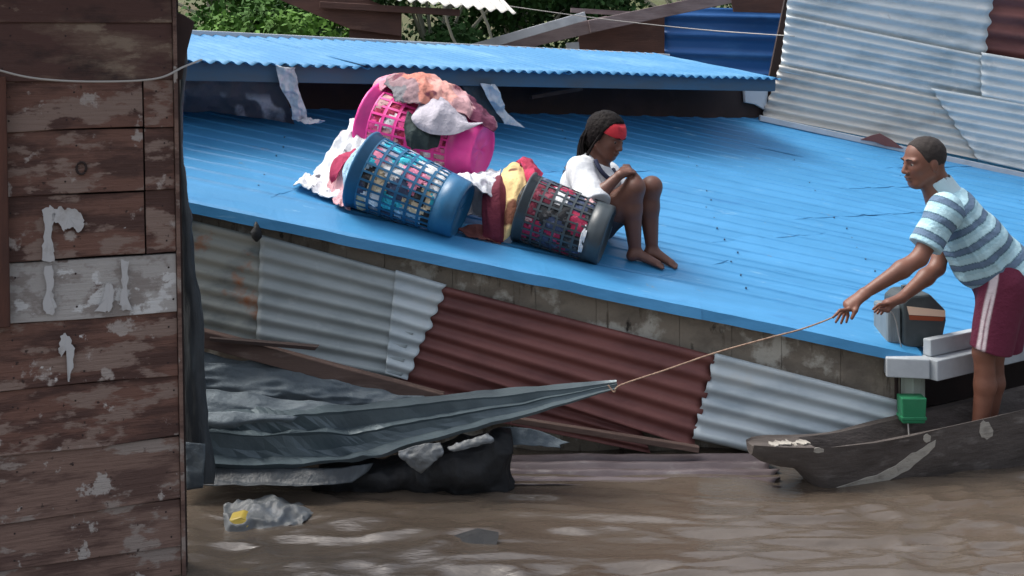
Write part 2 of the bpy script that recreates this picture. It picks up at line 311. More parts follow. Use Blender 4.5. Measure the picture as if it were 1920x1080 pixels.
def head(C, fwd, up, s=1.0):
    f, l, u = frame(fwd, up); A = [f, l, u]
    def at(a, b, c): return np.asarray(C) + (f * a + l * b + u * c) * s
    P = [ell(at(-.012, 0, .025), (.098 * s, .076 * s, .088 * s), A, .02), ell(at(.028, 0, -.035), (.066 * s, .058 * s, .082 * s), A, .03),
         ell(at(.060, 0, -.094), (.026 * s, .027 * s, .019 * s), A, .025)]
    for q in (-1, 1):
        P += [cone(at(-.005, q * .052, -.055), .018 * s, at(.055, q * .018, -.092), .018 * s, .03), ell(at(.060, q * .034, -.018), .022 * s, None, .02),
              cone(at(.086, q * .012, .022), .009 * s, at(.072, q * .044, .022), .010 * s, .012), ell(at(-.008, q * .075, -.012), (.019 * s, .008 * s, .030 * s), A, .006),
              ell(at(.100, q * .013, -.033), .0095 * s, None, .006)]
        P += [ell(at(.093, q * .031, .003), (.008 * s, .014 * s, .008 * s), A, .008, cut=True)]
    P += [cone(at(.088, 0, .015), .008 * s, at(.109, 0, -.027), .0115 * s, .012), ell(at(.094, 0, -.056), (.010 * s, .023 * s, .008 * s), A, .006), ell(at(.090, 0, -.070), (.011 * s, .020 * s, .008 * s), A, .006)]
    return P, at, A
def hand(wr, kn, tips, thumb, rp=.026, spread=(0, -1, 0), rf=.0085):
    """palm from wrist to knuckles; four bent fingers (knuckle offset, middle joint, tip) and a thumb"""
    wr, kn = np.asarray(wr, float), np.asarray(kn, float); sp = nrm(spread); P = [cone(wr, .023, kn, rp, .015, flat=(sp, 1.45))]
    for i, (mid, tip) in enumerate(tips):
        b = kn + sp * (.030 - .020 * i); P += chain([b * .7 + wr * .3, b, mid, tip], [rf * 1.15, rf * 1.1, rf, rf * .8], .004)
    P += chain([wr * .75 + kn * .25, *thumb], [.013, .0115, .0085][:1 + len(thumb)], .008)
    return P
def body(name, prims, h, mat, parent, disp=0, freq=20, seed=0, paint=None):
    v, f = sdf(prims, h)
    if disp: 
        n = fbm(v * freq, 3, seed); c = v.mean(0); v = v + (v - c) / (np.linalg.norm(v - c, axis=1, keepdims=True) + 1e-6) * (n * disp)[:, None]
    return mesh(name, v, f, mat, parent, smooth=True, col=paint(v) if paint else None)

# ================================================================== LARGE STRUCTURE
# ---- flood water
def make_water():
    xs = np.concatenate([np.linspace(-60, -4.2, 30), np.linspace(-4, 5, 420), np.linspace(5.2, 60, 30)])
    ys = np.concatenate([np.linspace(-8, 2.9, 14), np.linspace(3, 7.2, 330), np.linspace(7.4, 60, 30)])
    X, Y = np.meshgrid(xs, ys, indexing='ij'); P = np.stack([X, Y, X * 0], -1)
    Pw = P + .25 * np.stack([vnoise(P * V(.7, .9, 1), 21), vnoise(P * V(.8, 1.1, 1), 22), X * 0], -1)
    w = .016 * vnoise(Pw * V(.8, 2.6, 1) + V(3, 1, 0), 3) + .0150 * vnoise(Pw * V(1.9, 6.2, 1), 5) + .0120 * (1 - 2 * np.abs(vnoise(Pw * V(3.4, 10, 1), 8))) + .0065 * vnoise(Pw * V(7, 21, 1), 13)
    amp = np.where((X > -4) & (X < 5) & (Y > 3) & (Y < 7.2), 1, .4)
    P[..., 2] = w * amp
    m = M('muddy_flood_water', (.092, .074, .058), .03, 0, [((.08, .062, .047), (.9, 2.2, 1), .42, .7, 4), ((.11, .092, .075), (1.2, 3.5, 1), .58, .8, 4)], ((5, 15, 1), .35, .025), spec=.9)
    o = mesh('water', P.reshape(-1, 3), gridfaces(*X.shape), m, smooth=True); o['kind'] = 'structure'
make_water()
# ---- far bank
def make_bank():
    xs = np.linspace(-45, 45, 120); ys = np.concatenate([np.linspace(10.9, 30, 70), np.linspace(31, 90, 25)])
    X, Y = np.meshgrid(xs, ys, indexing='ij'); t = np.clip((Y - 11.4) / 14, 0, 1); Z = -.5 + 3.4 * t ** .8 + np.clip(Y - 25, 0, 70) * .10
    Z = Z + .35 * fbm(np.stack([X * .35, Y * .35, X * 0], -1), 3, 4) * t
    o = mesh('river_bank', np.stack([X, Y, Z], -1).reshape(-1, 3), gridfaces(*X.shape), MUD, smooth=True); o['kind'] = 'structure'
make_bank()

# ---- plank shack on the left
R0 = V(-1.3526, 4.8, 0); EL = nrm((-.925, -.38, 0)); NW = nrm((.38, -.925, 0))
def SH(t, z, off=0): return R0 + EL * t + NW * off + V(-.0173 * (z - .1), 0, z)
shack = thing('plank_shack', 'brown peeling plank shack wall standing in the water', 'shack', SH(0, 0))
ZL = [-.30, .025, .218, .484, .745, 1.018, 1.263, 1.53, 1.795, 2.0, 2.24, 2.5, 2.76]
ZL = [ZL[0]] + [CZ - (CZ - z) * .96 for z in ZL[1:]]
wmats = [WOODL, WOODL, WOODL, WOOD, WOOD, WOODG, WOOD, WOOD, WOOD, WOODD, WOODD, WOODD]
def plank(t0, t1, z0, z1, m, seed):
    n = 26; ts = np.linspace(t0, t1, n); vs = []
    for i, t in enumerate(ts):
        w0 = .007 * vnoise(V(t * 3.1 + seed * 7, seed, 0)[None], 3)[0]; w1 = .005 * vnoise(V(t * 3.7 + seed * 5, seed, 9)[None], 4)[0]
        for (z, o) in ((z0 + w0, .023), (z0 + w0, -.004), (z1 - .001 + w1, -.012), (z1 - .001 + w1, .013)): vs.append(SH(t, z, o))
    fs = [(i * 4 + k, i * 4 + (k + 1) % 4, i * 4 + 4 + (k + 1) % 4, i * 4 + 4 + k) for i in range(n - 1) for k in range(4)] + [(0, 3, 2, 1), tuple((n - 1) * 4 + k for k in range(4))]
    o = mesh('plank', vs, fs, m, shack, bevel=.003); return o
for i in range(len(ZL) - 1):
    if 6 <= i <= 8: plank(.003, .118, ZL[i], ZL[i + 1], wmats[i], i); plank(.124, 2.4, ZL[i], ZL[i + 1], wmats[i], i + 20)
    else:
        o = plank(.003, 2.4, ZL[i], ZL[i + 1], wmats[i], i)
        if i == 5: o['label'] = 'whitewashed grey plank halfway up the wall'
b = MB(); b.box(SH(-.006, -.3, .0), SH(-.006, 2.76, .0), -NW, .015, .065); b.out('corner_board', WOODL, shack, bevel=.002)
b = MB(); b.box(SH(.682, 1.06, .050), SH(.682, 2.02, .050), -NW, .11, .05); b.out('door_post', POST, shack, bevel=.004)
b = MB(); b.prism([SH(-.03, -.3, -.05), SH(-.03, 2.76, -.05), SH(2.4, 2.76, -.05), SH(2.4, -.3, -.05)], -NW * .03); b.out('inner_wall', DARKW, shack)
b = MB(); b.prism([SH(.01, 2.0, -.04), SH(-.04, 2.0, -.04), SH(-.062, 2.12, -.04), SH(-.095, 2.24, -.04), SH(-.05, 2.27, -.04), SH(.01, 2.29, -.04)], -NW * .04); b.out('eave_board', DARKW, shack, bevel=.006)
b = MB(); b.prism([SH(-.3, 2.76, .35), SH(2.5, 2.76, .35), SH(2.5, 2.9, -1.2), SH(-.3, 2.9, -1.2)], (0, 0, .03)); b.out('roof', ZINC, shack)
# bare patches where the paint has gone
def patch(cx, cy, pts, seed):
    def on(px, py):
        k = (px - 960) / FPX; d = ((R0 + NW * .0255) @ NW) / (V(k, 1, 0) @ NW); q = W(px, py, d); return q
    rr = random.Random(seed); pp = []
    for i in range(len(pts)):
        (x0, y0), (x1, y1) = pts[i], pts[(i + 1) % len(pts)]
        for t in (0, .25, .5, .75): pp.append((x0 + (x1 - x0) * t + rr.uniform(-2.2, 2.2), y0 + (y1 - y0) * t + rr.uniform(-2.2, 2.2)))
    b = MB(); q = [on(*p) for p in pp]; c = on(cx, cy)
    b.v = [tuple(x + NW * .001) for x in [c] + q]; b.f = [(0, i + 1, (i + 1) % len(q) + 1) for i in range(len(q))]; return b.out('paint_flake', FLAKE, shack, thick=.0008)
FLAKE = M('chalky_paint', (.50, .50, .50), .85, 0, [((.34, .32, .30), (14, 14, 14), .5, .75, 6)])
patch(92, 440, [(80, 392), (95, 386), (104, 398), (100, 415), (97, 445), (100, 470), (101, 489), (88, 491), (79, 488), (80, 460), (83, 430)], 1)
patch(128, 405, [(100, 396), (112, 386), (122, 393), (134, 390), (148, 396), (157, 412), (155, 428), (146, 436), (138, 426), (126, 428), (118, 434), (108, 418), (98, 412)], 2)
patch(204, 555, [(200, 530), (208, 532), (213, 548), (211, 570), (205, 583), (196, 586), (176, 582), (188, 570), (195, 550)], 3)
patch(232, 545, [(228, 488), (241, 490), (240, 520), (237, 548), (243, 576), (250, 582), (232, 582), (224, 572), (229, 540)], 4)
patch(124, 655, [(111, 640), (116, 627), (124, 624), (134, 640), (140, 655), (136, 690), (131, 715), (127, 716), (130, 690), (128, 662), (120, 652), (115, 668), (110, 660)], 5)
patch(91, 545, [(82, 500), (98, 496), (101, 520), (98, 545), (105, 575), (100, 588), (86, 590), (80, 570), (88, 540)], 6)
b = MB()
for i in range(len(ZL) - 1):
    for t in (.04, .40, .62):
        for fz in (.2, .75):
            c = SH(t + .015 * rng.standard_normal(), ZL[i] + (ZL[i + 1] - ZL[i]) * fz, .0205 - .011 * fz); b.tube([c - NW * .004, c + NW * .004], .0042, 6)
b.out('nail_heads', DARKW, shack)['kind'] = 'stuff'
b = MB(); c_ = SH(.36, 1.655, .024)
b.tube([c_ + EL * .018 * math.cos(a) + V(0, 0, .024 * math.sin(a)) for a in np.linspace(0, 6.283, 15)], .005, 6); b.out('knot_ring', DARKW, shack)

# ---- sunken house with the big blue roof
A_ = V(-2.08, 7.45, 0); B_ = V(2.13, 10.0, 0); AD = nrm(B_ - A_); AN = V(AD[1], -AD[0], 0)
def AB(px, py, off=0):
    k = (px - 960) / FPX; d = (off + A_ @ AN) / (k * AN[0] + AN[1]); return W(px, py, d)
house = thing('sunken_house', 'sunken house with broad blue tin roof and patched corrugated front wall', 'house', (0.2, 6.1, 0))
XE = lambda y: 2.12 + (y - 6.1) * .83 / .557
ys = np.linspace(6.1, 10.9, 7)
for r in range(6):
    y0, y1 = ys[r] - (.05 if r else 0), ys[r + 1]
    XL = lambda y: max(-3.6, A_[0] + AN[0] * -.3 + (y - A_[1] - AN[1] * -.3) / AD[1] * AD[0])
    cf = [0, .36 + .1 * (r % 2), .70 - .06 * (r % 3), 1]
    for s_ in range(3):
        q = []
        for (e, y) in ((0, y1), (1, y1), (1, y0), (0, y0)):
            x = XL(y) + (XE(y) - XL(y)) * cf[s_ + e]
            if e == 1 and s_ < 2: x += .07
            q.append(V(x, y, RZ(x, y)) + RN * (.0012 * (2 - s_) + .0018 * r))
        corr('roof_sheet', *q, 6, .0034, BLUE, house, nu=30, prof='rib', dent=.008, seed=r * 3 + s_, spp=14, dfreq=1.4, smooth=False)
def rk(x, dn=0, y=6.1): return V(x, y, RZ(x, y) - dn)
for i_, (x0_, x1_) in enumerate(((-2.4, -.62), (-.68, .98), (.92, 2.125))):
    vs = []; e_ = .0025 * (i_ % 2)
    for x in np.linspace(x0_, x1_, 40):
        wv = .006 * fbm(V(x * 4, 0, 0)[None], 3, 2)[0]; w2 = .004 * fbm(V(x * 7, 5, 0)[None], 2, 4)[0]
        vs += [rk(x, -.024 - e_, 6.33), rk(x, -.022 + wv - e_, 6.21), rk(x, -.021 + w2 - e_, 6.10), rk(x, -.019 + wv - e_, 6.075 - e_), rk(x, .03 + wv, 6.068 + w2 - e_), rk(x, .034 + wv, 6.08)]
    mesh('rake_trim', vs, gridfaces(40, 6), BLUE, house, thick=.002, offset=0)
def PW(px, py, off=0): return W(px, py, 6.12 + off)
b = MB()
for yy_ in np.linspace(6.34, 10.6, 27):
    for xx_ in np.arange(-3.2, 8, .9):
        if xx_ > XE(yy_) - .05 or xx_ < A_[0] + (yy_ - A_[1]) / AD[1] * AD[0] + .3: continue
        x_ = xx_ + .02 * rng.standard_normal(); c = V(x_, yy_, RZ(x_, yy_)); b.tube([c, c + RN * .009], .0055, 6)
b.out('screw_heads', M('dull_screw', (.05, .12, .20), .6), house)['kind'] = 'stuff'
# masonry strip under the roof edge
xb = -2.3
while xb < 2.02:
    x1 = min(xb + .24 + .26 * rng.random(), 2.04); o_ = .0018 * rng.standard_normal(); n_ = 9; vs = []
    for x in np.linspace(xb + .001, x1 - .001, n_):
        jt = .004 * fbm(V(x * 14, 3, 1)[None], 2)[0]
        for (y, z) in ((6.17 + o_ + jt, RZ(x, 6.1) - .03), (6.166 + o_ - jt, RZ(x, 6.1) - .11), (6.17 + o_ + jt, RZ(x, 6.1) - .38), (6.24, RZ(x, 6.1) - .38), (6.24, RZ(x, 6.1) - .03)): vs.append((x, y, z))
    fs = [(i * 5 + k, i * 5 + (k + 1) % 5, i * 5 + 5 + (k + 1) % 5, i * 5 + 5 + k) for i in range(n_ - 1) for k in range(5)] + [(0, 4, 3, 2, 1), tuple((n_ - 1) * 5 + k for k in range(5))]
    mesh('wall_block', vs, fs, CEM, house); xb = x1
b = MB(); b.prism([(-2.4, 6.245, RZ(-2.4, 6.1) - .03), (2.05, 6.245, RZ(2.05, 6.1) - .03), (2.05, 6.245, -.4), (-2.4, 6.245, -.4)], (0, .05, 0)); b.out('back_wall', CEM, house)
# corrugated patches
corr('wall_sheet', PW(300, 398), PW(508, 449), PW(503, 668), PW(300, 624), 7.8, .011, ZINCR, house, nu=22, seed=3, ragr=.006)['label'] = 'rust stained zinc sheet at the left end'
corr('wall_sheet', PW(488, 440, -.014), PW(790, 522, -.012), PW(752, 712, -.012), PW(480, 664, -.014), 7.6, .011, ZINC, house, nu=30, seed=4, ragr=.02)
corr('wall_sheet', PW(742, 506, -.026), PW(838, 534, -.024), PW(762, 712, -.024), PW(722, 700, -.026), 7.0, .011, ZINCW, house, nu=14, seed=5, ragr=.03)['label'] = 'short pale zinc piece with ragged right edge'
corr('wall_sheet', PW(800, 528), PW(1342, 667, .004), PW(1300, 838, .004), PW(735, 655), 5.2, .014, RUSTB, house, nu=34, seed=6, ragr=.006)['label'] = 'red brown corrugated sheet in the middle of the wall'
corr('wall_sheet', PW(745, 650, .025), PW(1200, 800, .03), PW(1220, 850, .03), PW(700, 745, .025), 3, .011, RUSTB, house, nu=26, seed=7)['label'] = 'lower red brown strip behind the timber'
corr('wall_sheet', PW(1342, 662, -.01), PW(1690, 752, -.01), PW(1700, 920, -.01), PW(1296, 822, -.012), 5.6, .012, ZINCW, house, nu=30, seed=8, ragl=.012)['label'] = 'pale dented zinc sheet at the right end'
b = MB(); b.box(W(340, 622, 6.0), W(830, 752, 6.0), (0, 0, 1), .06, .085); b.out('sill_beam', BEAM, house, bevel=.006)
b = MB(); b.box(W(960, 786, 5.98), W(1310, 842, 5.98), (0, 0, 1), .04, .03); b.out('batten', BEAM, house, bevel=.004)
b = MB(); b.prism([W(392, 634, 5.94), W(596, 651, 5.92), W(590, 657, 5.92), W(395, 640, 5.94)], (0, .05, 0)); b.out('batten', DARKW, house)
# right eave: stepped gutter boards, opening darkened by its wall colour
E0 = V(2.125, 6.085, 0); ED = nrm((.83, .557, 0)); EN = nrm((.557, -.83, 0))
def EV(t, z, off=0): return E0 + ED * t + EN * off + V(0, 0, z)
b = MB(); b.box(EV(.015, .583, .02), EV(5, .545, .02), (0, 0, 1), .05, .088); b.out('upper_gutter_board', GUT, house, bevel=.006)
b = MB(); b.box(EV(-.02, .485, .055), EV(5, .447, .055), (0, 0, 1), .11, .105); b.out('lower_gutter_board', GUT, house, bevel=.006)
b = MB(); b.box(EV(.06, .49, .035) + V(-.26, -.005, .0), EV(.0, .49, .035) + V(.0, -.01, 0), (0, 0, 1), .10, .10); b.out('gutter_end', GUT, house, bevel=.006)
b = MB(); b.box(EV(.02, -.4, -.07), EV(.02, .43, -.07), EN, .10, .08); b.out('corner_post', M('pale_green_post', (.36, .42, .37), .8, 0, [((.2, .22, .19), (9, 9, 3), .5, .7, 6)]), house, bevel=.005)
b = MB(); b.prism([EV(0, -.4, -.5), EV(5, -.4, -.5), EV(5, .5, -.5), EV(0, .5, -.5)], -EN * .05); b.out('inner_side_wall', DARKW, house)  # near-black wall colour stands in for shade inside the opening
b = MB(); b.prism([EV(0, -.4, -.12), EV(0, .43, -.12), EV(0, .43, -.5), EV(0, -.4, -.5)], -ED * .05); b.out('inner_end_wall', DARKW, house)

# ---- blue roofed house behind
hind = thing('blue_roofed_house', 'low house behind with bright blue roof over a dark opening', 'house', (A_ + B_) / 2 - AN * .6)
FLp, FRp, BRp, BLp = AB(120, 108, .55), AB(1466, 151, .55), AB(1235, 104, -.75), AB(-60, 46, -.75)
cuts = [0, .335, .62, 1]
for i in range(3):
    a, b_ = cuts[i], cuts[i + 1] + (.008 if i < 2 else 0)
    p = lambda t: FLp * (1 - t) + FRp * t; q = lambda t: BLp * (1 - t) + BRp * t; up = V(0, 0, .006 * i)
    n = int(round(np.linalg.norm(p(b_) - p(a)) / .085))
    corr('roof_sheet', q(a) + up, p(a) + up, p(b_) + up, q(b_) + up, n, .011, BLUEU, hind, nu=22, dent=.008, seed=30 + i, dfreq=1.5)
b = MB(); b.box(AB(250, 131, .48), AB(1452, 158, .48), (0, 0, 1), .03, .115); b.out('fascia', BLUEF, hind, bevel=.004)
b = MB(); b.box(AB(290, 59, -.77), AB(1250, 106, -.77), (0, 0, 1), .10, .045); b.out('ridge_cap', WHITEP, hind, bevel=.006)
b = MB(); b.prism([AB(100, 118, -.04), AB(1440, 140, -.10), AB(1440, 260, -.10), AB(100, 300, -.04)], -AN * .05); b.out('back_wall', DARKW, hind)  # set close behind the fascia, its dark colour paints the opening's shade
b = MB(); b.box(AB(1449, 148, -.06), AB(1449, 212, -.06), AN, .055, .05); b.out('end_post', DARKW, hind)
b = MB(); b.prism([AB(1396, 160, -.05), AB(1441, 158, -.05), AB(1438, 208, -.05), AB(1418, 196, -.05), AB(1398, 192, -.05)], -AN * .03); b.out('end_panel', WHITEP, hind, bevel=.004)
b = MB(); b.box(AB(995, 182, .04), AB(1090, 166, .04), (0, 0, 1), .04, .03); b.out('inner_rail', BEAM, hind)
# gable timbers and blue wall
b = MB(); b.prism([W(1078, 112, 11.5), W(1086, 66, 11.5), W(1246, 18, 11.5), W(1246, 112, 11.5)], (0, .04, 0)); b.out('gable_board', BROWNP, hind)
corr('wall_sheet', W(1238, 12, 11.55), W(1500, 18, 11.45), W(1500, 162, 11.45), W(1238, 150, 11.55), 4, .016, BLUED, hind, nu=14, prof='rib', dent=.01, seed=40)
b = MB(); b.box(W(905, 97, 11.35), W(1140, 42, 11.35), (0, 0, 1), .05, .13); b.out('rafter', BEAMP, hind, bevel=.004)
b = MB(); b.box(W(1105, 50, 11.30), W(1400, -12, 11.3), (0, 0, 1), .05, .12); b.out('rafter', BEAMP, hind, bevel=.004)
b = MB(); b.box(W(868, 96, 11.2), W(1098, 30, 11.2), (0, 0, 1), .06, .085); b.out('barge_board', WHITEP, hind, bevel=.004)
b = MB(); b.box(W(1070, 19, 11.42), W(1185, 26, 11.42), (0, 0, 1), .05, .045); b.out('rafter', BEAMP, hind)
b = MB(); b.prism([W(1364, -40, 11.25), W(1480, -40, 11.25), W(1478, 25, 11.25), W(1376, 22, 11.25)], (0, .04, 0)); b.out('gable_board', BROWNP, hind)
b = MB(); b.box(W(1062, 92, 11.40), W(1086, 90, 11.40), (0, 0, 1), .04, .12); b.out('block', WHITEP, hind)

# ---- pale corrugated shed wall at the right
shed = thing('corrugated_shed', 'pale grey corrugated shed wall rising behind the blue roof', 'shed', W(1700, 300, 10.4))
corr('wall_sheet', W(1481, -90, 10.12), W(1870, -60, 10.2), W(1842, 128, 10.2), W(1474, 40, 10.12), 7.6, .013, ZINCS, shed, nu=30, ragr=.03, seed=50)
corr('wall_sheet', W(1474, 28, 10.10), W(1880, 112, 10.18), W(1846, 208, 10.18), W(1462, 134, 10.10), 6.4, .013, ZINCS, shed, nu=30, ragr=.02, seed=51)
corr('wall_sheet', W(1462, 122, 10.08), W(1770, 186, 10.14), W(1850, 302, 10.14), W(1430, 217, 10.08), 6.2, .013, ZINCC, shed, nu=30, seed=52, ragl=.01)['label'] = 'cream stained lower sheet'
corr('wall_sheet', W(1745, 165, 10.11), W(2150, 235, 10.2), W(2150, 372, 10.2), W(1835, 300, 10.11), 7.4, .013, ZINCS, shed, nu=24, seed=53, ragl=.02)
corr('wall_sheet', W(1840, 98, 10.14), W(2150, 150, 10.2), W(2150, 250, 10.2), W(1840, 190, 10.14), 5, .013, ZINCS, shed, nu=22, seed=54)
corr('wall_sheet', W(1835, -80, 10.26), W(2150, -60, 10.26), W(2150, 165, 10.26), W(1835, 112, 10.26), 6, .02, RUSTB, shed, nu=20, seed=55)['label'] = 'rusty red brown sheet at the top right corner'
b = MB(); b.box(W(1424, 221, 10.03), W(2150, 379, 10.03), (0, 0, 1), .07, .05); b.out('base_board', WHITEP, shed, bevel=.005)
b = MB(); b.prism([W(1428, 215, 10.22), W(1490, -90, 10.32), W(2150, -90, 10.4), W(2150, 420, 10.4), W(1428, 262, 10.22)], (0, .05, 0)); b.out('back_wall', DARKW, shed)
b = MB(); b.prism([W(1614, 262, 9.985), W(1634, 254, 9.985), W(1650, 250, 9.985), W(1672, 262, 9.985), W(1694, 279, 9.985), W(1660, 274, 9.985), W(1640, 266, 9.985)], (0, .01, 0)); b.out('torn_patch', RUSTB, shed)

# ---- brown porch at the top
porch = thing('porch_roof', 'brown timber porch with scalloped white sheet edge above the trees', 'porch', W(700, 90, 10.7))
b = MB(); b.prism([W(428, -40, 10.6), W(600, -40, 10.6), W(752, 25, 10.6), W(752, 68, 10.6), W(655, 54, 10.6)], (0, .06, 0)); b.out('brace_board', BROWNP, porch, bevel=.005)
b = MB(); b.prism([W(655, 40, 10.68), W(752, 40, 10.68), W(752, 240, 10.68), W(655, 240, 10.68)], (0, .06, 0)); b.out('post_panel', BROWNP, porch)
b = MB(); b.box(W(600, 9, 10.55), W(862, 24, 10.55), (0, 0, 1), .06, .06); b.out('cross_beam', BROWNP, porch, bevel=.005)
corr('porch_sheet', W(600, -75, 12.0), W(690, -8, 10.45), W(968, 24, 10.45), W(900, -45, 12.0), 13, .016, ZINCC, porch, nu=10, seed=60, dent=.01)

# ---- trees and bushes on the far bank
def tree(name, label, x, y, z, h, rad, leaf, n, seed, cat='tree', group=None, lo=.15):
    t = thing(name, label, cat, (x, y, z), group); r = np.random.default_rng(seed); b = MB()
    top = V(x + .2 * r.standard_normal(), y, z + h * .75)
    b.tube([V(x, y, z - .3), V(x + .08, y, z + h * .3), top], [.09 * h / 3, .06 * h / 3, .02], 7)
    lumps = []
    for i in range(11):
        c = V(x, y, z + h * (lo + (1 - lo) * r.random())) + V(r.standard_normal() * rad * .55, r.standard_normal() * rad * .4, 0); lumps.append((c, rad * (.28 + .3 * r.random())))
        b.tube([V(x + .05, y, z + h * .25), (V(x, y, z + h * .35) + c) / 2 + .1, c], [.035, .022, .008], 5)
    b.out('trunk', BARK, t)
    ci = r.integers(0, len(lumps), n); C = np.array([lumps[i][0] for i in ci]); Rr = np.array([lumps[i][1] for i in ci])
    D = r.standard_normal((n, 3)); D /= np.linalg.norm(D, axis=1, keepdims=True); P = C + D * (Rr * (.45 + .6 * r.random(n) ** .6))[:, None]
    a = r.standard_normal((n, 3)); a[:, 2] -= .5; a /= np.linalg.norm(a, axis=1, keepdims=True); s = np.cross(a, D + .3 * r.standard_normal((n, 3))); s /= np.linalg.norm(s, axis=1, keepdims=True) + 1e-6
    ln = (.07 + .07 * r.random(n))[:, None]; v = np.stack([P, P + a * ln * .5 + s * ln * .28, P + a * ln, P + a * ln * .5 - s * ln * .28], 1).reshape(-1, 3)
    o = mesh('crown', v, [(4 * i, 4 * i + 1, 4 * i + 2, 4 * i + 3) for i in range(n)], leaf, t); return t
tree('bush', 'light green bush at the left behind the upper blue roof', -5.0, 15.2, 1.05, 1.6, 1.1, LEAF[2], 6500, 1, 'bush', lo=.05)
tree('bush', 'mid green bush left of the brown porch board', -3.5, 16.5, 1.2, 1.7, 1.1, LEAF[1], 6500, 2, 'bush', lo=.05)
tree('bush', 'bright low bush under the sloping porch board', -2.6, 14.6, .95, 1.45, .9, LEAF[2], 5000, 7, 'bush', lo=.05)
tree('tree', 'dark green tree right of the brown porch post', -1.1, 16.0, 1.1, 3.0, 1.3, LEAF[0], 8000, 3)
tree('tree', 'dark green tree between the two pale stems', .05, 17.0, 1.2, 3.0, 1.3, LEAF[0], 8000, 4)
tree('tree', 'dark tree behind the white barge board', 1.3, 18.0, 1.3, 3.2, 1.4, LEAF[0], 8000, 5)
tree('tree', 'tall mid green tree above the left end of the upper roof', -5.2, 20.0, 1.8, 3.4, 1.8, LEAF[1], 8000, 6)
tree('tree', 'leafy tree far behind the brown porch board', -2.9, 21.0, 1.9, 3.6, 1.9, LEAF[1], 8000, 8)
tree('tree', 'dark tree far behind the crossed rafters', 2.9, 20.0, 1.7, 3.4, 1.9, LEAF[0], 8000, 9)
for lab, pts in (('thin pale stem leaning beside the porch sheet', [(862, 96), (848, 70), (838, 40), (832, 10)]), ('thin pale stem right of the leaning one', [(921, 70), (915, 48), (904, 22), (898, -6)])):
    b = MB(); b.tube([W(px, py, 13.0) for px, py in [(pts[0][0] + 6, 190)] + pts], .018, 6); tag(b.out('sapling_stem', BARK), lab, 'stem')

# ================================================================== OBJECTS
# ---- dugout canoe
CA = nrm((.962, .275, 0)); CP = nrm((.275, -.962, 0)); C0 = V(1.153, 5.69, 0)
ST = np.array([[0, .218, .040, .165], [.05, .22, .075, .13], [.14, .215, .11, .10], [.235, .208, .125, .085], [.29, .205, .13, .03], [.37, .205, .138, -.06], [.6, .215, .152, -.10], [1.0, .255, .17, -.11], [1.5, .312, .18, -.11], [2.2, .38, .19, -.11], [3.2, .42, .17, -.11], [3.9, .46, .08, .0], [4.1, .47, .02, .2]])
def stat(s): return [np.interp(s, ST[:, 0], ST[:, i]) for i in (1, 2, 3)]
def hullpt(s, a, out=0):
    """a from 0 (near gunwale) over 0.5 (keel) to 1 (far gunwale)"""
    zs, hw, zb = stat(s); t = (a - .5) * 2; e = -np.sign(t) * hw * abs(t) ** .62 * 1.0 if a != .5 else 0
    z = zb + (zs - zb) * abs(t) ** 1.9 - (.028 * max(t, 0)) * min(1, s / .5)
    return C0 + CA * s + CP * (e + np.sign(e) * out) + V(0, 0, z + .006 * vnoise(V(s * 4, a * 3, 1)[None], 6)[0])
boat = thing('dugout_canoe', 'weathered dark dugout canoe with square snout under the standing man', 'canoe', C0 + CA * 1.8)
ss = np.concatenate([np.linspace(0, .4, 17), np.linspace(.45, 4.1, 50)]); aa = np.linspace(0, 1, 17); vs = []
for s_ in ss:
    zs, hw, zb = stat(s_); op = np.clip((s_ - .30) / .06, 0, 1) * np.clip((4.05 - s_) / .1, 0, 1)
    vs += [hullpt(s_, a) for a in aa]
    for a in aa[::-1]:
        p = hullpt(s_, .5 + (a - .5) * .97); top = C0 + CA * s_ + CP * (-(a - .5) * 2 * hw * .82)
        zt = zs - .006 - .026 * max(a - .5, 0) * 2 * min(1, s_ / .5); zi = max(p[2] + .03, .03) if op > 0 else zt
        edge = abs(a - .5) * 2; zi = zt if edge > .9 else min(zi, zt)
        vs.append(V(top[0], top[1], zt * (1 - op) + zi * op))
nr = 34; fs = [(i * nr + k, i * nr + (k + 1) % nr, i * nr + nr + (k + 1) % nr, i * nr + nr + k) for i in range(len(ss) - 1) for k in range(nr)] + [tuple(range(nr))[::-1], tuple((len(ss) - 1) * nr + k for k in range(nr))]
mesh('hull', vs, fs, CANOE, boat, smooth=False)
def strip(name, s0, s1, a0, a1, w, mat, n=24, seed=0):
    vs = []
    for i, t in enumerate(np.linspace(0, 1, n)):
        s_ = s0 + (s1 - s0) * t; a = a0 + (a1 - a0) * t; ww = w * (.55 + .45 * math.sin(math.pi * min(1, t * 1.1)) + .25 * vnoise(V(t * 7, seed, 0)[None], 2)[0])
        vs += [hullpt(s_, a - ww, .003), hullpt(s_, a + ww, .003)]
    return mesh(name, vs, gridfaces(n, 2), mat, boat, thick=.003)
strip('bare_streak', .40, .80, .31, .13, .042, CHIP, seed=3); strip('bare_streak', .70, .93, .17, .055, .036, CHIP, seed=4)
strip('bare_chip', .275, .325, .02, .02, .020, CHIP, n=5); strip('bare_chip', .86, .90, .02, .03, .022, CHIP, n=5, seed=2); strip('bare_chip', 1.18, 1.26, .03, .06, .03, CHIP, n=6, seed=6)
for q0, q1, o0, seed in ((.09, .20, .055, 1), (.21, .30, .05, 2)):
    b = MB(); rr = random.Random(seed); top = [C0 + CA * (q0 + (q1 - q0) * t) + CP * (o0 + .018 * rr.uniform(-1, 1)) for t in np.linspace(0, 1, 9)]; bot = [C0 + CA * (q0 + (q1 - q0) * t) + CP * (o0 - .05 + .02 * rr.uniform(-1, 1)) for t in np.linspace(1, 0, 9)]
    b.prism([p + V(0, 0, stat(q0)[0] - .007) for p in top + bot], (0, 0, .0045)); b.out('worn_deck_chip', CHIP, boat)

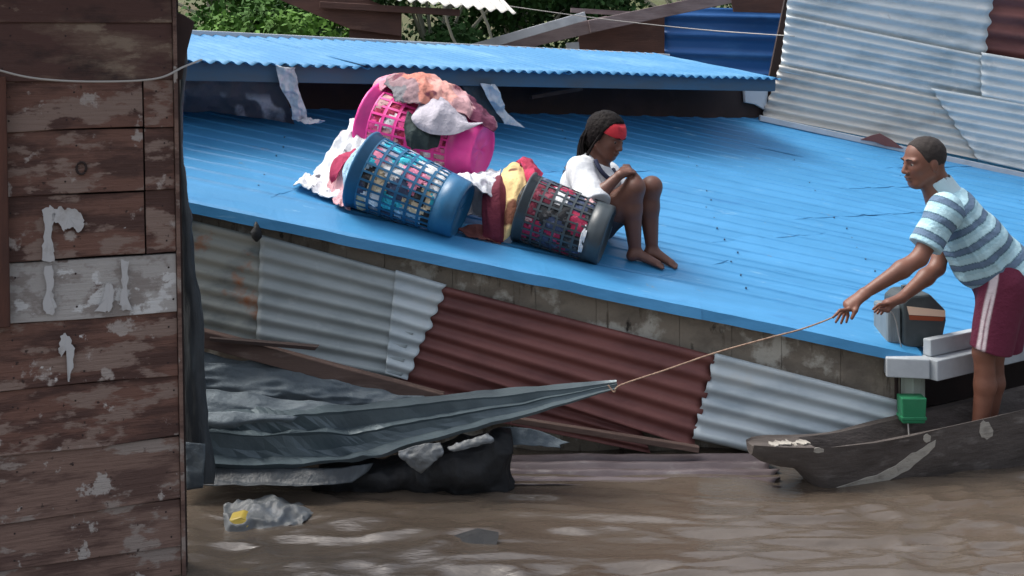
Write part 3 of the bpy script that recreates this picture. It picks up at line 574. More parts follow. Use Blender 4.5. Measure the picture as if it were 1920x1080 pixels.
# ---- collapsed sheet metal in front of the wall
def lines(rows, n):   # rows of (px,py,d): loft
    return [spline(np.array([W(*p) for p in r]), n) for r in rows]
wreck = thing('collapsed_roof_sheet', 'long folded dark grey roof sheet hauled up by the rope at its pointed end', 'metal sheet', W(700, 860, 5.5))
rows = [[(330, 772, 5.86), (520, 766, 5.86), (690, 757, 5.847), (900, 735, 5.795), (1060, 720, 5.704), (1156, 713, 5.613)], [(330, 790, 5.7), (540, 784, 5.7), (690, 770, 5.695), (900, 747, 5.675), (1060, 729, 5.64), (1156, 716.5, 5.605)], [(330, 794, 5.705), (540, 788, 5.705), (690, 773, 5.7), (900, 750, 5.679), (1060, 731, 5.642), (1156, 717, 5.605)], [(330, 811, 5.7), (560, 810, 5.7), (700, 797, 5.695), (900, 766, 5.675), (1060, 738, 5.64), (1157, 719.5, 5.605)], [(330, 818, 5.64), (560, 818, 5.64), (700, 804, 5.638), (900, 771, 5.63), (1060, 740, 5.616), (1157, 720.5, 5.602)], [(330, 822, 5.65), (560, 822, 5.65), (700, 808, 5.647), (900, 774, 5.638), (1060, 742, 5.62), (1157, 721.5, 5.603)], [(330, 845, 5.645), (570, 846, 5.645), (720, 821, 5.643), (905, 780, 5.634), (1060, 746, 5.618), (1158, 724, 5.602)], [(330, 859, 5.635), (590, 861, 5.635), (740, 829, 5.633), (915, 786, 5.626), (1062, 749, 5.614), (1158, 726, 5.602)], [(330, 870, 5.53), (605, 871, 5.53), (760, 837, 5.534), (925, 793, 5.548), (1064, 754, 5.572), (1158, 728, 5.596)], [(330, 874, 5.54), (612, 876, 5.54), (765, 841, 5.543), (930, 797, 5.555), (1065, 757, 5.576), (1158, 729, 5.597)]]
L_ = lines(rows, 60); Pn = np.stack(L_, 0); dn = fbm(Pn * 3.2, 3, 5) * .022 + (1 - 2 * np.abs(fbm(Pn * V(4, 5, 9) + Pn[..., ::-1] * 2, 2, 8))) * .016; dn = dn * np.interp(np.linspace(0, 1, 60), [0, .3, .45, .7, 1], [2.4, 2.0, 1.0, .7, .12])[None, :]
Pn = Pn + dn[..., None] * V(0, -.6, .8)
mesh('folded_sheet', Pn.reshape(-1, 3), gridfaces(10, 60), GREYM, wreck, thick=.003, offset=0)
crumple('bent_flap', [[W(*p) for p in r] for r in [[(360, 776, 5.66), (430, 772, 5.64), (500, 776, 5.64), (560, 782, 5.66)], [(360, 790, 5.62), (430, 792, 5.60), (500, 786, 5.62), (552, 786, 5.65)], [(360, 806, 5.64), (430, 800, 5.62), (490, 792, 5.64), (545, 789, 5.66)]]], CRUMP, wreck, nu=16, nv=30, amp=.012, freq=8, seed=77)
rows = [[(330, 876, 5.55), (500, 877, 5.55), (620, 878, 5.52), (700, 868, 5.56)], [(330, 900, 5.50), (500, 902, 5.50), (600, 904, 5.48), (690, 884, 5.54)], [(330, 912, 5.46), (500, 912, 5.46), (590, 912, 5.46), (660, 905, 5.5)]]
crumple('bent_underside', [[W(*p) for p in r] for r in rows], TARP, wreck, nu=14, nv=30, amp=.01, freq=6, seed=3)
o = crumple('crumpled_sheet', [[W(*p) for p in r] for r in [[(330, 655, 6.02), (500, 685, 6.02), (640, 712, 6.0), (800, 752, 5.98)], [(330, 690, 5.96), (500, 712, 5.95), (640, 738, 5.95), (790, 768, 5.93)], [(330, 735, 5.92), (500, 752, 5.90), (640, 765, 5.92), (760, 775, 5.92)]]], CRUMP, None, nu=44, nv=70, amp=.035, freq=5, seed=21, stretch=(.55, 1, 2.6))
tag(o, 'crumpled blue grey tin sheet below the timber sill beam', 'metal sheet', 'crumpled tin sheets')
o = crumple('crumpled_sheet', [[W(*p) for p in r] for r in [[(330, 728, 5.90), (480, 742, 5.88), (600, 758, 5.86), (720, 772, 5.88)], [(330, 755, 5.84), (480, 762, 5.83), (600, 768, 5.83), (690, 778, 5.84)], [(330, 790, 5.80), (480, 786, 5.79), (600, 782, 5.79), (660, 782, 5.8)]]], CRUMP, None, nu=36, nv=60, amp=.03, freq=5, seed=25, stretch=(.5, 1, 2.4))
tag(o, 'lower crumpled tin sheet lying against the folded dark sheet', 'metal sheet', 'crumpled tin sheets')
o = crumple('dark_gap_mass', [[W(*p) for p in r] for r in [[(590, 880, 5.73), (720, 858, 5.73), (840, 830, 5.75), (945, 803, 5.75), (962, 806, 5.79)], [(600, 886, 5.67), (720, 870, 5.65), (840, 846, 5.65), (938, 815, 5.65), (957, 818, 5.73)], [(600, 896, 5.63), (720, 886, 5.59), (840, 868, 5.57), (940, 842, 5.59), (958, 848, 5.69)], [(585, 908, 5.63), (720, 904, 5.57), (840, 900, 5.55), (938, 885, 5.57), (960, 880, 5.67)], [(585, 925, 5.67), (720, 925, 5.63), (840, 925, 5.61), (938, 920, 5.62), (960, 910, 5.71)]]], BLACK, None, nu=70, nv=110, amp=.03, freq=6, seed=31, stretch=(1, 1, .7))
tag(o, 'black mass standing in for the shaded gap under the folded dark sheet', 'plastic sheet')  # shade of the gap below the sheet, built as a black mass
o = crumple('white_rag', [[W(*p) for p in r] for r in [[(748, 847, 5.50), (790, 834, 5.49), (825, 830, 5.50)], [(752, 860, 5.48), (795, 854, 5.46), (832, 848, 5.47)], [(790, 886, 5.48), (812, 868, 5.45), (822, 860, 5.47)]]], SCRAP, None, nu=20, nv=24, amp=.012, freq=14, seed=33)
tag(o, 'pale grey rag of plastic in front of the dark gap', 'rag')
o = crumple('white_rag', [[W(*p) for p in r] for r in [[(838, 838, 5.49), (880, 826, 5.50), (915, 814, 5.52)], [(842, 844, 5.47), (884, 833, 5.48), (926, 824, 5.50)], [(850, 847, 5.47), (886, 838, 5.48), (922, 828, 5.50)]]], SCRAP, None, nu=14, nv=24, amp=.012, freq=14, seed=35)
tag(o, 'thin pale strip of torn plastic right of the rag before the dark gap', 'rag')
o = crumple('grey_scrap_sheet', [[W(*p) for p in r] for r in [[(938, 800, 5.72), (1000, 806, 5.74), (1066, 832, 5.78)], [(940, 818, 5.70), (1000, 824, 5.71), (1050, 836, 5.74)], [(944, 834, 5.68), (1000, 836, 5.69), (1050, 842, 5.72)]]], CRUMP, None, nu=16, nv=24, amp=.012, freq=9, seed=36)
tag(o, 'small grey torn sheet between the dark gap and the floating sheets', 'metal sheet')
o = corr('floating_sheet', V(-.02, 6.04, .030), V(1.32, 6.04, .045), V(1.30, 5.70, -.008), V(-.10, 5.70, .002), 4.2, .017, M('purple_brown_sheet', (.13, .105, .11), .5, .1, [((.065, .045, .05), (2, 6, 6), .45, .65, 6), ((.24, .22, .22), (5, 12, 12), .58, .75, 6)], ((14, 14, 14), .3, .01)), None, nu=40, dent=.012, seed=71, ragr=.05)
tag(o, 'purple brown corrugated sheet floating flat on the water beside the canoe snout', 'metal sheet')
o = crumple('pale_crumple', [[V(-1.33, 5.42, .0), V(-1.15, 5.47, .02), V(-.95, 5.46, .0)], [V(-1.30, 5.30, .01), V(-1.12, 5.33, .035), V(-.90, 5.36, .01)], [V(-1.27, 5.18, -.02), V(-1.12, 5.2, -.01), V(-.95, 5.24, -.02)]], SCRAP, None, nu=50, nv=50, amp=.035, freq=7, seed=37, push=(0, 0, 1))
tag(o, 'crumpled pale patch on the water at the foot of the plank shack', 'debris')  # crumpled pale grey sheet at water level
b = MB(); b.prism([W(428, 976, 5.22), W(452, 970, 5.22), W(468, 978, 5.22), W(466, 989, 5.2), W(438, 990, 5.2)], (0, .07, .01)); tag(b.out('yellow_scrap', YEL, None, bevel=.008), 'faded yellow plastic scrap floating beside the shack corner', 'debris')
b = MB(); b.prism([V(-.27, 5.02, -.01), V(-.07, 5.0, -.005), V(-.055, 5.05, .03), V(-.15, 5.08, .035), V(-.26, 5.08, .0)], (0, .02, .012)); tag(b.out('floating_board', BLACK, None, bevel=.004), 'black pointed board floating low in the open water', 'board')

# ---- tarpaulin down the shack corner, cords, hanging bits
yy = [60, 130, 180, 230, 300, 400, 500, 600, 700, 800, 870, 905]; xr = [352, 350, 345, 343, 345, 358, 366, 381, 384, 391, 402, 400]
rows = [[W(322, y, 5.16), W(322 + (x - 322) * .4, y, 5.10), W(322 + (x - 322) * .75, y + 2, 5.085), W(x, y + 3, 5.13), W(x - 4, y + 3, 5.22)] for y, x in zip(yy, xr)]
o = crumple('hanging_tarpaulin', rows, TARP, None, nu=110, nv=26, amp=.010, freq=9, seed=41, stretch=(2.2, 1, .35)); tag(o, 'dark grey tarpaulin hanging down the corner of the plank shack', 'tarpaulin')
o = crumple('bent_tin_scrap', [[W(346, 828, 5.07), W(386, 832, 5.05)], [W(350, 870, 5.06), W(383, 872, 5.03)], [W(352, 918, 5.06), W(380, 915, 5.04)]], CRUMP, None, nu=20, nv=12, amp=.012, freq=9, seed=43); tag(o, 'small bent grey tin piece at the foot of the tarpaulin', 'scrap')
def cordline(name, pts, r, mat, lab, cat, n=40, sag=0):
    P = spline(np.array([W(*p) for p in pts]), n); P[:, 2] -= sag * np.sin(np.linspace(0, math.pi, n)); b = MB(); b.tube(P, r, 6); return tag(b.out(name, mat, None, smooth=True), lab, cat)
cordline('slack_cord', [(-30, 124, 4.44), (60, 146, 4.50), (170, 153, 4.58), (290, 148, 4.68), (345, 125, 4.82), (378, 112, 5.25)], .0045, CORD, 'thin pale cord slung across the planks of the shack', 'cord')
cordline('overhead_wire', [(840, -6, 11.0), (1000, 18, 11.0), (1150, 38, 11.05), (1320, 56, 10.9), (1490, 68, 10.05)], .0045, CORD, 'grey wire running from the trees past the rafters to the blue wall', 'wire')
b = MB(); q_ = rk(-1.32, .02, 6.05)
b.tube([q_ + V(0, 0, .02), q_ + V(.004, 0, -.01), q_ + V(0, .0, -.03), q_ + V(.006, 0, -.06), q_ + V(.002, 0, -.082)], [.006, .017, .029, .026, .006], 9); tag(b.out('hanging_plug', BLACK, None, smooth=True), 'black lump hanging from the roof edge above the zinc sheets', 'lump')
def tarpcol(P, u, v):
    n = vnoise(np.stack([P[:, 0] * 13, P[:, 1] * 0 + 3, P[:, 2] * 7], -1), 5); m = np.clip((n - .30) * 6, 0, 1) * np.clip((u - .30) * 5, 0, 1)
    return V(.055, .052, .065)[None] * (1 - m[:, None]) + V(.34, .35, .38)[None] * m[:, None]
o = crumple('printed_tarp', [[AB(335, 148, .42), AB(440, 150, .42), AB(530, 152, .42)], [AB(335, 176, .38), AB(440, 184, .38), AB(540, 192, .38)], [AB(335, 206, .28), AB(440, 214, .30), AB(552, 232, .32)]], GREYT, None, nu=40, nv=60, amp=.015, freq=6, seed=45, col=tarpcol)
tag(o, 'dark grey tarp with pale smudges hung under the left end of the fascia', 'tarp')
o = crumple('torn_plastic', [[AB(518, 122, .55), AB(552, 126, .55)], [AB(524, 160, .52), AB(560, 168, .52)], [AB(545, 198, .48), AB(573, 205, .48)], [AB(548, 226, .44), AB(578, 226, .44)], [AB(575, 238, .52), AB(610, 234, .54)]], PLASW, None, nu=60, nv=24, amp=.04, freq=10, seed=46); tag(o, 'torn white plastic strip hanging from the fascia left of the baskets', 'plastic strip')
o = crumple('torn_plastic', [[AB(900, 156, .52), AB(928, 158, .52)], [AB(914, 185, .50), AB(940, 185, .50)], [AB(932, 212, .46), AB(952, 212, .46)], [AB(945, 232, .46), AB(985, 240, .5)]], PLASW, None, nu=50, nv=24, amp=.035, freq=10, seed=47); tag(o, 'torn white plastic strip hanging behind the pink basket', 'plastic strip')
o = crumple('grey_drape', [[AB(862, 155, .46), AB(905, 157, .46)], [AB(880, 190, .44), AB(922, 192, .44)], [AB(905, 224, .42), AB(946, 232, .42)]], TARP, None, nu=20, nv=16, amp=.012, freq=7, seed=48); tag(o, 'dark grey cloth hanging behind the heap on the pink basket', 'drape')

# ---- green box at the corner post
g = thing('green_bucket', 'square green plastic box tied to the corner post under the gutter', 'box', W(1709, 792, 6.02))
def sq(z, w, d=6.03, cx=1709): 
    c = W(cx, 765, d); return [V(c[0] - w, d - w * .7, z), V(c[0] + w, d - w * .7, z), V(c[0] + w, d + w * .7, z), V(c[0] - w, d + w * .7, z)]
zt, zb = W(1709, 742, 6.03)[2], W(1709, 790, 6.03)[2]
b = MB(); b.add(sq(zb, .058) + sq(zt, .064), [(3, 2, 1, 0), (4, 5, 6, 7), (0, 1, 5, 4), (1, 2, 6, 5), (2, 3, 7, 6), (3, 0, 4, 7)]); b.out('tub', GREENB, g, bevel=.006)
b = MB(); b.add(sq(zb + .018, .064) + sq(zb + .034, .064), [(3, 2, 1, 0), (4, 5, 6, 7), (0, 1, 5, 4), (1, 2, 6, 5), (2, 3, 7, 6), (3, 0, 4, 7)]); b.out('band', GREENB, g, bevel=.003)
b = MB(); b.tube([W(1702, 790, 6.0), W(1704, 815, 5.99)], .004, 5); b.out('tie', CORD, g)

# ---- fuel container on the roof corner
jr = roofpt(1712, 655); jug = thing('fuel_container', 'dark grey plastic container with cream and orange label at the roof corner', 'container', jr)
JX = nrm((1, .12, 0)); JY = nrm((-.12, 1, 0)); jb = roofpt(1700, 657)
def JP(x, y, z): return jb + JX * x + JY * y + V(0, 0, z)
b = MB(); b.prism([JP(.0, 0, .0), JP(.195, 0, .03), JP(.222, 0, .15), JP(.218, 0, .205), JP(.13, 0, .292), JP(.02, 0, .285), JP(-.02, 0, .25), JP(-.018, 0, .03)], JY * .24); b.out('body', JUG, jug, bevel=.014)
b = MB(); b.prism([JP(-.022, .012, .03), JP(-.024, .012, .235), JP(-.024, .20, .225), JP(-.022, .20, .03)], -JX * .075); b.out('side_tank', JUGL, jug, bevel=.016)
b = MB(); b.prism([JP(.012, -.003, .187), JP(.212, -.003, .170), JP(.212, -.003, .204), JP(.000, -.003, .232)], JY * .0025); b.out('label_top', CREAM, jug)
b = MB(); b.prism([JP(.016, -.003, .160), JP(.198, -.003, .148), JP(.212, -.003, .168), JP(.012, -.003, .185)], JY * .0025); b.out('label_bottom', ORNG, jug)
b = MB(); b.box(JP(.03, .12, .305), JP(.11, .12, .308), (0, 0, 1), .03, .025); b.out('handle', JUG, jug, bevel=.006)

# ---- laundry baskets
def basket(base_pt, rim_pt, rb, rr, mat, name_label, colours, seed, lift=True, floor_frac=.20):
    base_pt, rim_pt = np.asarray(base_pt, float), np.asarray(rim_pt, float)
    c0 = base_pt + (RN * rb if lift else 0); c1 = rim_pt + (RN * rr if lift else 0)
    ax = nrm(c1 - c0); Ln = np.linalg.norm(c1 - c0); e1 = nrm(np.cross(ax, (0, 0, 1))); e2 = np.cross(ax, e1)
    t = thing('laundry_basket', name_label, 'basket', base_pt, 'laundry baskets on the roof'); r_at = lambda u: rb + (rr - rb) * u ** .8
    def C(u, th, k=1.0): return c0 + ax * (Ln * u) + (e1 * math.cos(th) + e2 * math.sin(th)) * (r_at(max(u, 0)) * k)
    n = 28; T = [2 * math.pi * i / n for i in range(n + 1)]
    b = MB()                                                       # solid foot: recessed bottom, bead, plain band
    prof = [(.035, .0), (.035, .80), (.012, .86), (0, .93), (.012, 1.0), (.04, 1.01), (.10, 1.0), (floor_frac, 1.0)]
    vs = [C(u, T[i], k) for (u, k) in prof for i in range(n)]
    b.add(vs, [(j * n + i, j * n + (i + 1) % n, (j + 1) * n + (i + 1) % n, (j + 1) * n + i) for j in range(len(prof) - 1) for i in range(n)]); b.out('foot', mat, t, smooth=True, thick=.004)
    b = MB(); rows = 6; us = np.linspace(floor_frac, .90, rows + 1)    # slotted wall
    for j in range(rows):
        for i in range(n):
            u0, u1, a0, a1 = us[j], us[j + 1], T[i], T[i + 1]; du, da = (u1 - u0), (a1 - a0)
            o_ = [(u0, a0), (u0, a1), (u1, a1), (u1, a0)]; h_ = [(u0 + du * .11, a0 + da * .13), (u0 + du * .11, a1 - da * .13), (u1 - du * .11, a1 - da * .13), (u1 - du * .11, a0 + da * .13)]
            b.add([C(*q) for q in o_ + h_], [(0, 1, 5, 4), (1, 2, 6, 5), (2, 3, 7, 6), (3, 0, 4, 7)])
    b.out('slotted_wall', mat, t, thick=.006)
    prof = [(.90, 1.0), (.975, 1.0), (.98, 1.045), (1.0, 1.06), (1.01, 1.03), (1.0, .98)]
    vs = [C(u, T[i], k) for (u, k) in prof for i in range(n)]
    b = MB(); b.add(vs, [(j * n + i, j * n + (i + 1) % n, (j + 1) * n + (i + 1) % n, (j + 1) * n + i) for j in range(len(prof) - 1) for i in range(n)]); b.out('rim', mat, t, smooth=True, thick=.005)
    # packed clothes
    g = thing('clothes_bundle', colours[0], 'clothes', base_pt, 'clothes packed in the baskets'); r = np.random.default_rng(seed)
    nu, nt_ = 46, 84; U = np.linspace(.05, 1.03, nu); TH = np.linspace(0, 2 * math.pi, nt_, endpoint=False)
    ns = 70; sd = np.stack([r.random(ns), r.random(ns) * 2 * math.pi], 1); pal = colours[1]
    for i in range(ns): sd[i, 0] = ((i % 9) + r.random()) / 9
    UU, TT = np.meshgrid(U, TH, indexing='ij')
    wob = .10 * fbm(np.stack([UU * 6, np.cos(TT) * 2.5, np.sin(TT) * 2.5], -1), 2, seed)
    D = np.sqrt((1.25 * (UU[..., None] + wob[..., None] - sd[:, 0])) ** 2 + (.38 * ((TT[..., None] + 2 * wob[..., None] - sd[:, 1] + math.pi) % (2 * math.pi) - math.pi)) ** 2)
    own = D.argmin(-1); ds = np.sort(D, -1); edge = np.clip((ds[..., 1] - ds[..., 0]) * 6, 0, 1) ** .5
    P = np.zeros((nu, nt_, 3)); fold = fbm(np.stack([UU * 14, np.cos(TT) * 5, np.sin(TT) * 5], -1), 2, seed + 3)
    for i in range(nu):
        for j in range(nt_):
            k_ = .945 + .060 * edge[i, j] + .030 * fold[i, j]
            k_ = min(k_, .93 + .10 * float(np.clip((U[i] - floor_frac) / .08, 0, 1)) * float(np.clip((.93 - U[i]) / .06, 0, 1)))
            if i == nu - 1: k_ *= .80
            P[i, j] = C(U[i], TH[j], k_)
    cells = {}
    for i in range(nu - 1):
        for j in range(nt_): cells.setdefault(int(own[i, j]), []).append((i, j))
    for s_, cl in cells.items():
        ids = {}; vs = []; fs = []
        for (i, j) in cl:
            q = []
            for (a, c_) in ((i, j), (i + 1, j), (i + 1, (j + 1) % nt_), (i, (j + 1) % nt_)):
                if (a, c_) not in ids: ids[(a, c_)] = len(vs); vs.append(P[a, c_])
                q.append(ids[(a, c_)])
            fs.append(q)
        mesh('garment', vs, fs, CL[pal[s_ % len(pal)]], g, smooth=True)
    q = [P[nu - 1, j] for j in range(nt_)]; m_ = sum(q) / len(q) + ax * .07
    vs = [m_]; fs = []
    for k_ in (.35, .7, 1.0): vs += [m_ * (1 - k_) + x * k_ + ax * (.05 * (1 - k_) + .025 * fbm((x * k_ * 9)[None], 2, seed)[0]) for x in q]
    fs += [(0, 1 + j, 1 + (j + 1) % nt_) for j in range(nt_)]
    for l_ in range(2): fs += [(1 + l_ * nt_ + j, 1 + (l_ + 1) * nt_ + j, 1 + (l_ + 1) * nt_ + (j + 1) % nt_, 1 + l_ * nt_ + (j + 1) % nt_) for j in range(nt_)]
    mesh('garment', vs, fs, CL[pal[0]], g, smooth=True)
    return C
CL = {}
for n_, c_ in dict(white=(.66, .68, .70), cream=(.62, .52, .36), teal=(.03, .42, .55), navy=(.04, .06, .12), black=(.018, .02, .024), grey=(.26, .27, .31), lilac=(.36, .36, .46), pink=(.66, .22, .34), hot=(.75, .08, .28), maroon=(.16, .018, .04), rose=(.55, .33, .34), sky=(.30, .47, .60), denim=(.10, .17, .27), crimson=(.34, .02, .07)).items():
    CL[n_] = M('cloth_' + n_, c_, .9, 0, [(tuple(min(1, x * 1.5 + .05) for x in c_), (24, 24, 24), .56, .62, 4), (tuple(x * .4 for x in c_), (27, 27, 27), .57, .62, 4)], ((26, 26, 26), .5, .012), bumps=[((240, 240, 240), .2, .002)])
basket(roofpt(858, 446), roofpt(668, 386), .158, .215, BLUEP, 'petrol blue laundry basket lying on its side at the front of the heap', ('light and teal clothes packed behind the slots of the petrol blue basket', ['sky', 'white', 'teal', 'grey', 'cream', 'navy', 'lilac', 'white', 'denim', 'pink', 'teal', 'lilac', 'black']), 3)
basket(roofpt(1126, 494), roofpt(970, 446), .165, .19, SLATE, 'dark slate laundry basket lying on its side next to the seated girl', ('dark and crimson clothes packed behind the slots of the slate basket', ['black', 'navy', 'crimson', 'white', 'grey', 'maroon', 'black', 'rose', 'navy', 'crimson']), 8)
basket(W(906, 283, 6.87), W(706, 234, 7.16), .165, .255, PINK, 'hot pink laundry basket lying on top of the heap', ('pink and rose clothes packed behind the slots of the hot pink basket', ['rose', 'hot', 'pink', 'rose', 'hot', 'crimson', 'white', 'pink']), 14, lift=False)

# ---- loose clothes
def cloth(name, label, cat, rows, colf, amp=.014, freq=7, seed=0, group='loose clothes on the roof', ridge=True, nu=60, nv=60, stretch=(1.9, 1, .75), thick=.005):
    o = crumple(name, [[(W(*p) if len(p) == 3 else roofpt(*p) + RN * .02) for p in r] for r in rows], CLOTHA, None, nu=nu, nv=nv, amp=amp * 1.25, freq=freq * .85, seed=seed, thick=thick, ridge=ridge, col=colf, stretch=stretch)
    return tag(o, label, cat, group)
def flat(c, c2=None, f=12, th=.25, seed=0):
    def g(P, u, v):
        r = np.repeat(np.array(c, float)[None], len(P), 0)
        if c2 is not None:
            m = np.clip((fbm(P * f, 2, seed) - th) * 10, 0, 1)[:, None]; r = r * (1 - m) + np.array(c2) * m
        return r
    return g
def patched(P, u, v):
    pal = np.array([(.17, .17, .19), (.30, .20, .22), (.55, .22, .17), (.66, .34, .30), (.62, .36, .38), (.14, .03, .07), (.58, .34, .38)]); n = v * 5.5 + 1.1 * fbm(P * 6, 2, 4) + .4
    i = np.clip(n, 0, 6).astype(int); c = pal[i]; m = np.clip((fbm(P * 15, 2, 9) - .28) * 9, 0, 1)[:, None]; return c * (1 - m) + V(.15, .035, .06) * m
cloth('patterned_cloth', 'pink and grey patterned cloth heaped along the top of the pink basket', 'cloth', [[(712, 172, 7.3), (745, 150, 7.3), (800, 150, 7.28), (855, 178, 7.2), (915, 228, 7.05)], [(716, 158, 7.1), (748, 142, 7.08), (805, 144, 7.06), (862, 170, 7.02), (922, 222, 6.95)], [(735, 170, 6.92), (770, 158, 6.88), (815, 162, 6.86), (868, 192, 6.84), (930, 240, 6.82)], [(742, 192, 6.84), (778, 196, 6.78), (815, 200, 6.78), (862, 214, 6.78), (925, 250, 6.78)]], patched, amp=.018, freq=8, seed=51)
cloth('pink_cloth', 'pale pink cloth over the upper lip of the pink basket', 'cloth', [[(697, 176, 7.30), (705, 152, 7.30), (735, 142, 7.28), (768, 142, 7.2)], [(700, 178, 7.12), (712, 156, 7.1), (740, 146, 7.08), (764, 147, 7.05)], [(706, 186, 7.05), (720, 170, 7.02), (738, 160, 7.0), (758, 158, 6.98)]], flat((.64, .28, .36), (.36, .08, .16), 14, .2), seed=52, amp=.012)
cloth('lavender_shirt', 'pale lavender shirt draped over the middle of the pink basket', 'shirt', [[(788, 196, 6.84), (805, 180, 6.84), (835, 182, 6.84), (862, 200, 6.84)], [(776, 212, 6.74), (806, 208, 6.70), (838, 212, 6.70), (880, 232, 6.74)], [(772, 224, 6.70), (806, 234, 6.66), (845, 238, 6.66), (905, 230, 6.72)], [(786, 240, 6.69), (815, 252, 6.65), (852, 252, 6.65), (893, 236, 6.70)]], flat((.46, .44, .50)), amp=.014, freq=5, seed=53, stretch=(1.4, 1, .8))
cloth('green_cloth', 'dark bottle green cloth under the lavender shirt', 'cloth', [[(764, 212, 6.80), (785, 220, 6.78), (822, 240, 6.76)], [(758, 236, 6.72), (786, 244, 6.70), (826, 254, 6.70)], [(760, 258, 6.70), (788, 264, 6.68), (824, 266, 6.68)], [(764, 274, 6.72), (790, 281, 6.70), (820, 276, 6.70)]], flat((.035, .055, .055), (.02, .03, .032), 9, .1), amp=.014, seed=54)
cloth('white_sheet', 'white sheet with dark specks trailing down the roof left of the baskets', 'sheet', [[(664, 226, 7.15), (685, 222, 7.1), (700, 236, 7.05)], [(640, 258, 6.98), (668, 262, 6.92), (692, 280, 6.88)], [(606, 300, 6.88), (640, 312, 6.78), (672, 330, 6.7)], [(575, 332, 6.80), (610, 346, 6.70), (650, 360, 6.62)], [(548, 357), (590, 372), (640, 390)]], flat((.72, .75, .78), (.10, .10, .13), 17, .42, 3), amp=.03, freq=6, seed=55)
cloth('pale_pink_cloth', 'pale pink cloth bunched at the mouth of the petrol blue basket', 'cloth', [[(652, 296, 6.78), (678, 292, 6.74), (694, 300, 6.7)], [(628, 322, 6.70), (652, 320, 6.62), (672, 330, 6.6)], [(617, 356, 6.62), (640, 360, 6.54), (658, 362, 6.52)], [(624, 390), (640, 398), (656, 400)]], flat((.62, .36, .40), (.36, .16, .22), 13, .28), amp=.02, freq=7, seed=56)
cloth('red_cloth', 'small crimson cloth tucked above the pale pink cloth', 'cloth', [[(636, 292, 6.72), (668, 280, 6.72)], [(622, 312, 6.64), (664, 296, 6.62)], [(620, 332, 6.60), (640, 318, 6.58)], [(624, 344, 6.6), (632, 334, 6.58)]], flat((.36, .03, .09)), amp=.014, seed=57)
cloth('white_cloth', 'crumpled white cloth between the pink and the blue basket', 'cloth', [[(812, 322, 6.7), (870, 326, 6.75), (940, 322, 6.75)], [(805, 336, 6.52), (868, 330, 6.52), (936, 336, 6.55)], [(808, 348, 6.44), (862, 336, 6.40), (925, 356, 6.46)], [(820, 350, 6.46), (880, 350, 6.36), (918, 372, 6.42)]], flat((.66, .68, .72), (.30, .30, .36), 13, .34), amp=.02, seed=58)
cloth('bedding_bundle', 'rolled pale bedding propping up the pink basket', 'bedding', [[(720, 340, 6.95), (800, 332, 6.85), (930, 330, 6.90)], [(720, 350, 6.80), (800, 352, 6.72), (930, 350, 6.72)], [(720, 385, 6.80), (800, 385, 6.70), (935, 395, 6.66)], [(725, 398), (810, 408), (940, 420)]], flat((.55, .57, .62)), amp=.03, seed=59)
cloth('maroon_trousers', 'dark maroon trousers hanging down beside the blue basket', 'trousers', [[(935, 326, 6.62), (948, 322, 6.62), (958, 330, 6.62)], [(914, 350, 6.50), (930, 346, 6.46), (950, 350, 6.48)], [(905, 395, 6.42), (926, 396, 6.38), (948, 398, 6.42)], [(906, 436, 6.40), (924, 440, 6.36), (944, 442, 6.40)], [(900, 455), (920, 458), (942, 460)]], flat((.13, .016, .035), (.22, .05, .08), 5, .25), amp=.014, freq=5, seed=60, stretch=(2.4, 1, .5))
cloth('brown_cloth', 'dull brown cloth spread on the roof below the maroon trousers', 'cloth', [[(868, 428, 6.44), (895, 420, 6.42), (920, 425, 6.42)], [(858, 440), (890, 446), (930, 455)], [(872, 450), (900, 458), (938, 464)]], flat((.16, .055, .05), (.45, .38, .36), 9, .3), amp=.016, seed=61)
cloth('yellow_cloth', 'pale yellow cloth with brown marks draped over the slate basket', 'cloth', [[(946, 318, 6.70), (965, 306, 6.72), (988, 312, 6.72), (996, 326, 6.72)], [(940, 335, 6.54), (962, 330, 6.50), (985, 340, 6.52), (1002, 356, 6.54)], [(948, 372, 6.44), (968, 372, 6.40), (990, 376, 6.42), (1014, 376, 6.46)], [(946, 412, 6.40), (960, 414, 6.36), (974, 412, 6.38), (988, 398, 6.40)], [(938, 452, 6.40), (944, 452, 6.38), (950, 446, 6.38), (958, 436, 6.38)]], flat((.74, .55, .26), (.15, .055, .03), 8, .30, 7), amp=.014, freq=5, seed=62, stretch=(2, 1, .6))
cloth('red_towel', 'bright red towel bunched behind the yellow cloth', 'towel', [[(966, 308, 6.82), (985, 300, 6.82), (1006, 312, 6.8)], [(978, 312, 6.64), (998, 316, 6.60), (1014, 330, 6.62)], [(986, 335, 6.52), (1002, 342, 6.48), (1014, 352, 6.52)], [(992, 360, 6.48), (1004, 370, 6.46), (1012, 376, 6.5)]], flat((.50, .035, .10), (.28, .015, .05), 10, .2), amp=.02, seed=63)
cloth('grey_floral_cloth', 'grey floral cloth on top of the slate basket behind the girl', 'cloth', [[(1008, 350, 6.72), (1040, 348, 6.74), (1066, 362, 6.74), (1098, 380, 6.7)], [(1012, 366, 6.52), (1040, 362, 6.50), (1066, 374, 6.50), (1096, 388, 6.5)], [(1015, 392, 6.36), (1036, 396, 6.34), (1058, 388, 6.35), (1086, 398, 6.38)], [(1020, 404, 6.33), (1034, 408, 6.32), (1050, 402, 6.32), (1066, 404, 6.34)]], flat((.17, .22, .27), (.42, .47, .52), 18, .22, 5), amp=.014, seed=64)
cloth('knotted_rag', 'knotted white rag hanging down the foot of the slate basket', 'rag', [[(1098, 402, 6.33), (1108, 402, 6.33)], [(1094, 424, 6.27), (1104, 424, 6.27)], [(1088, 446, 6.25), (1097, 446, 6.25)], [(1084, 470, 6.28), (1090, 472, 6.28)]], flat((.72, .76, .80)), amp=.014, freq=22, seed=65, nu=30, nv=12)

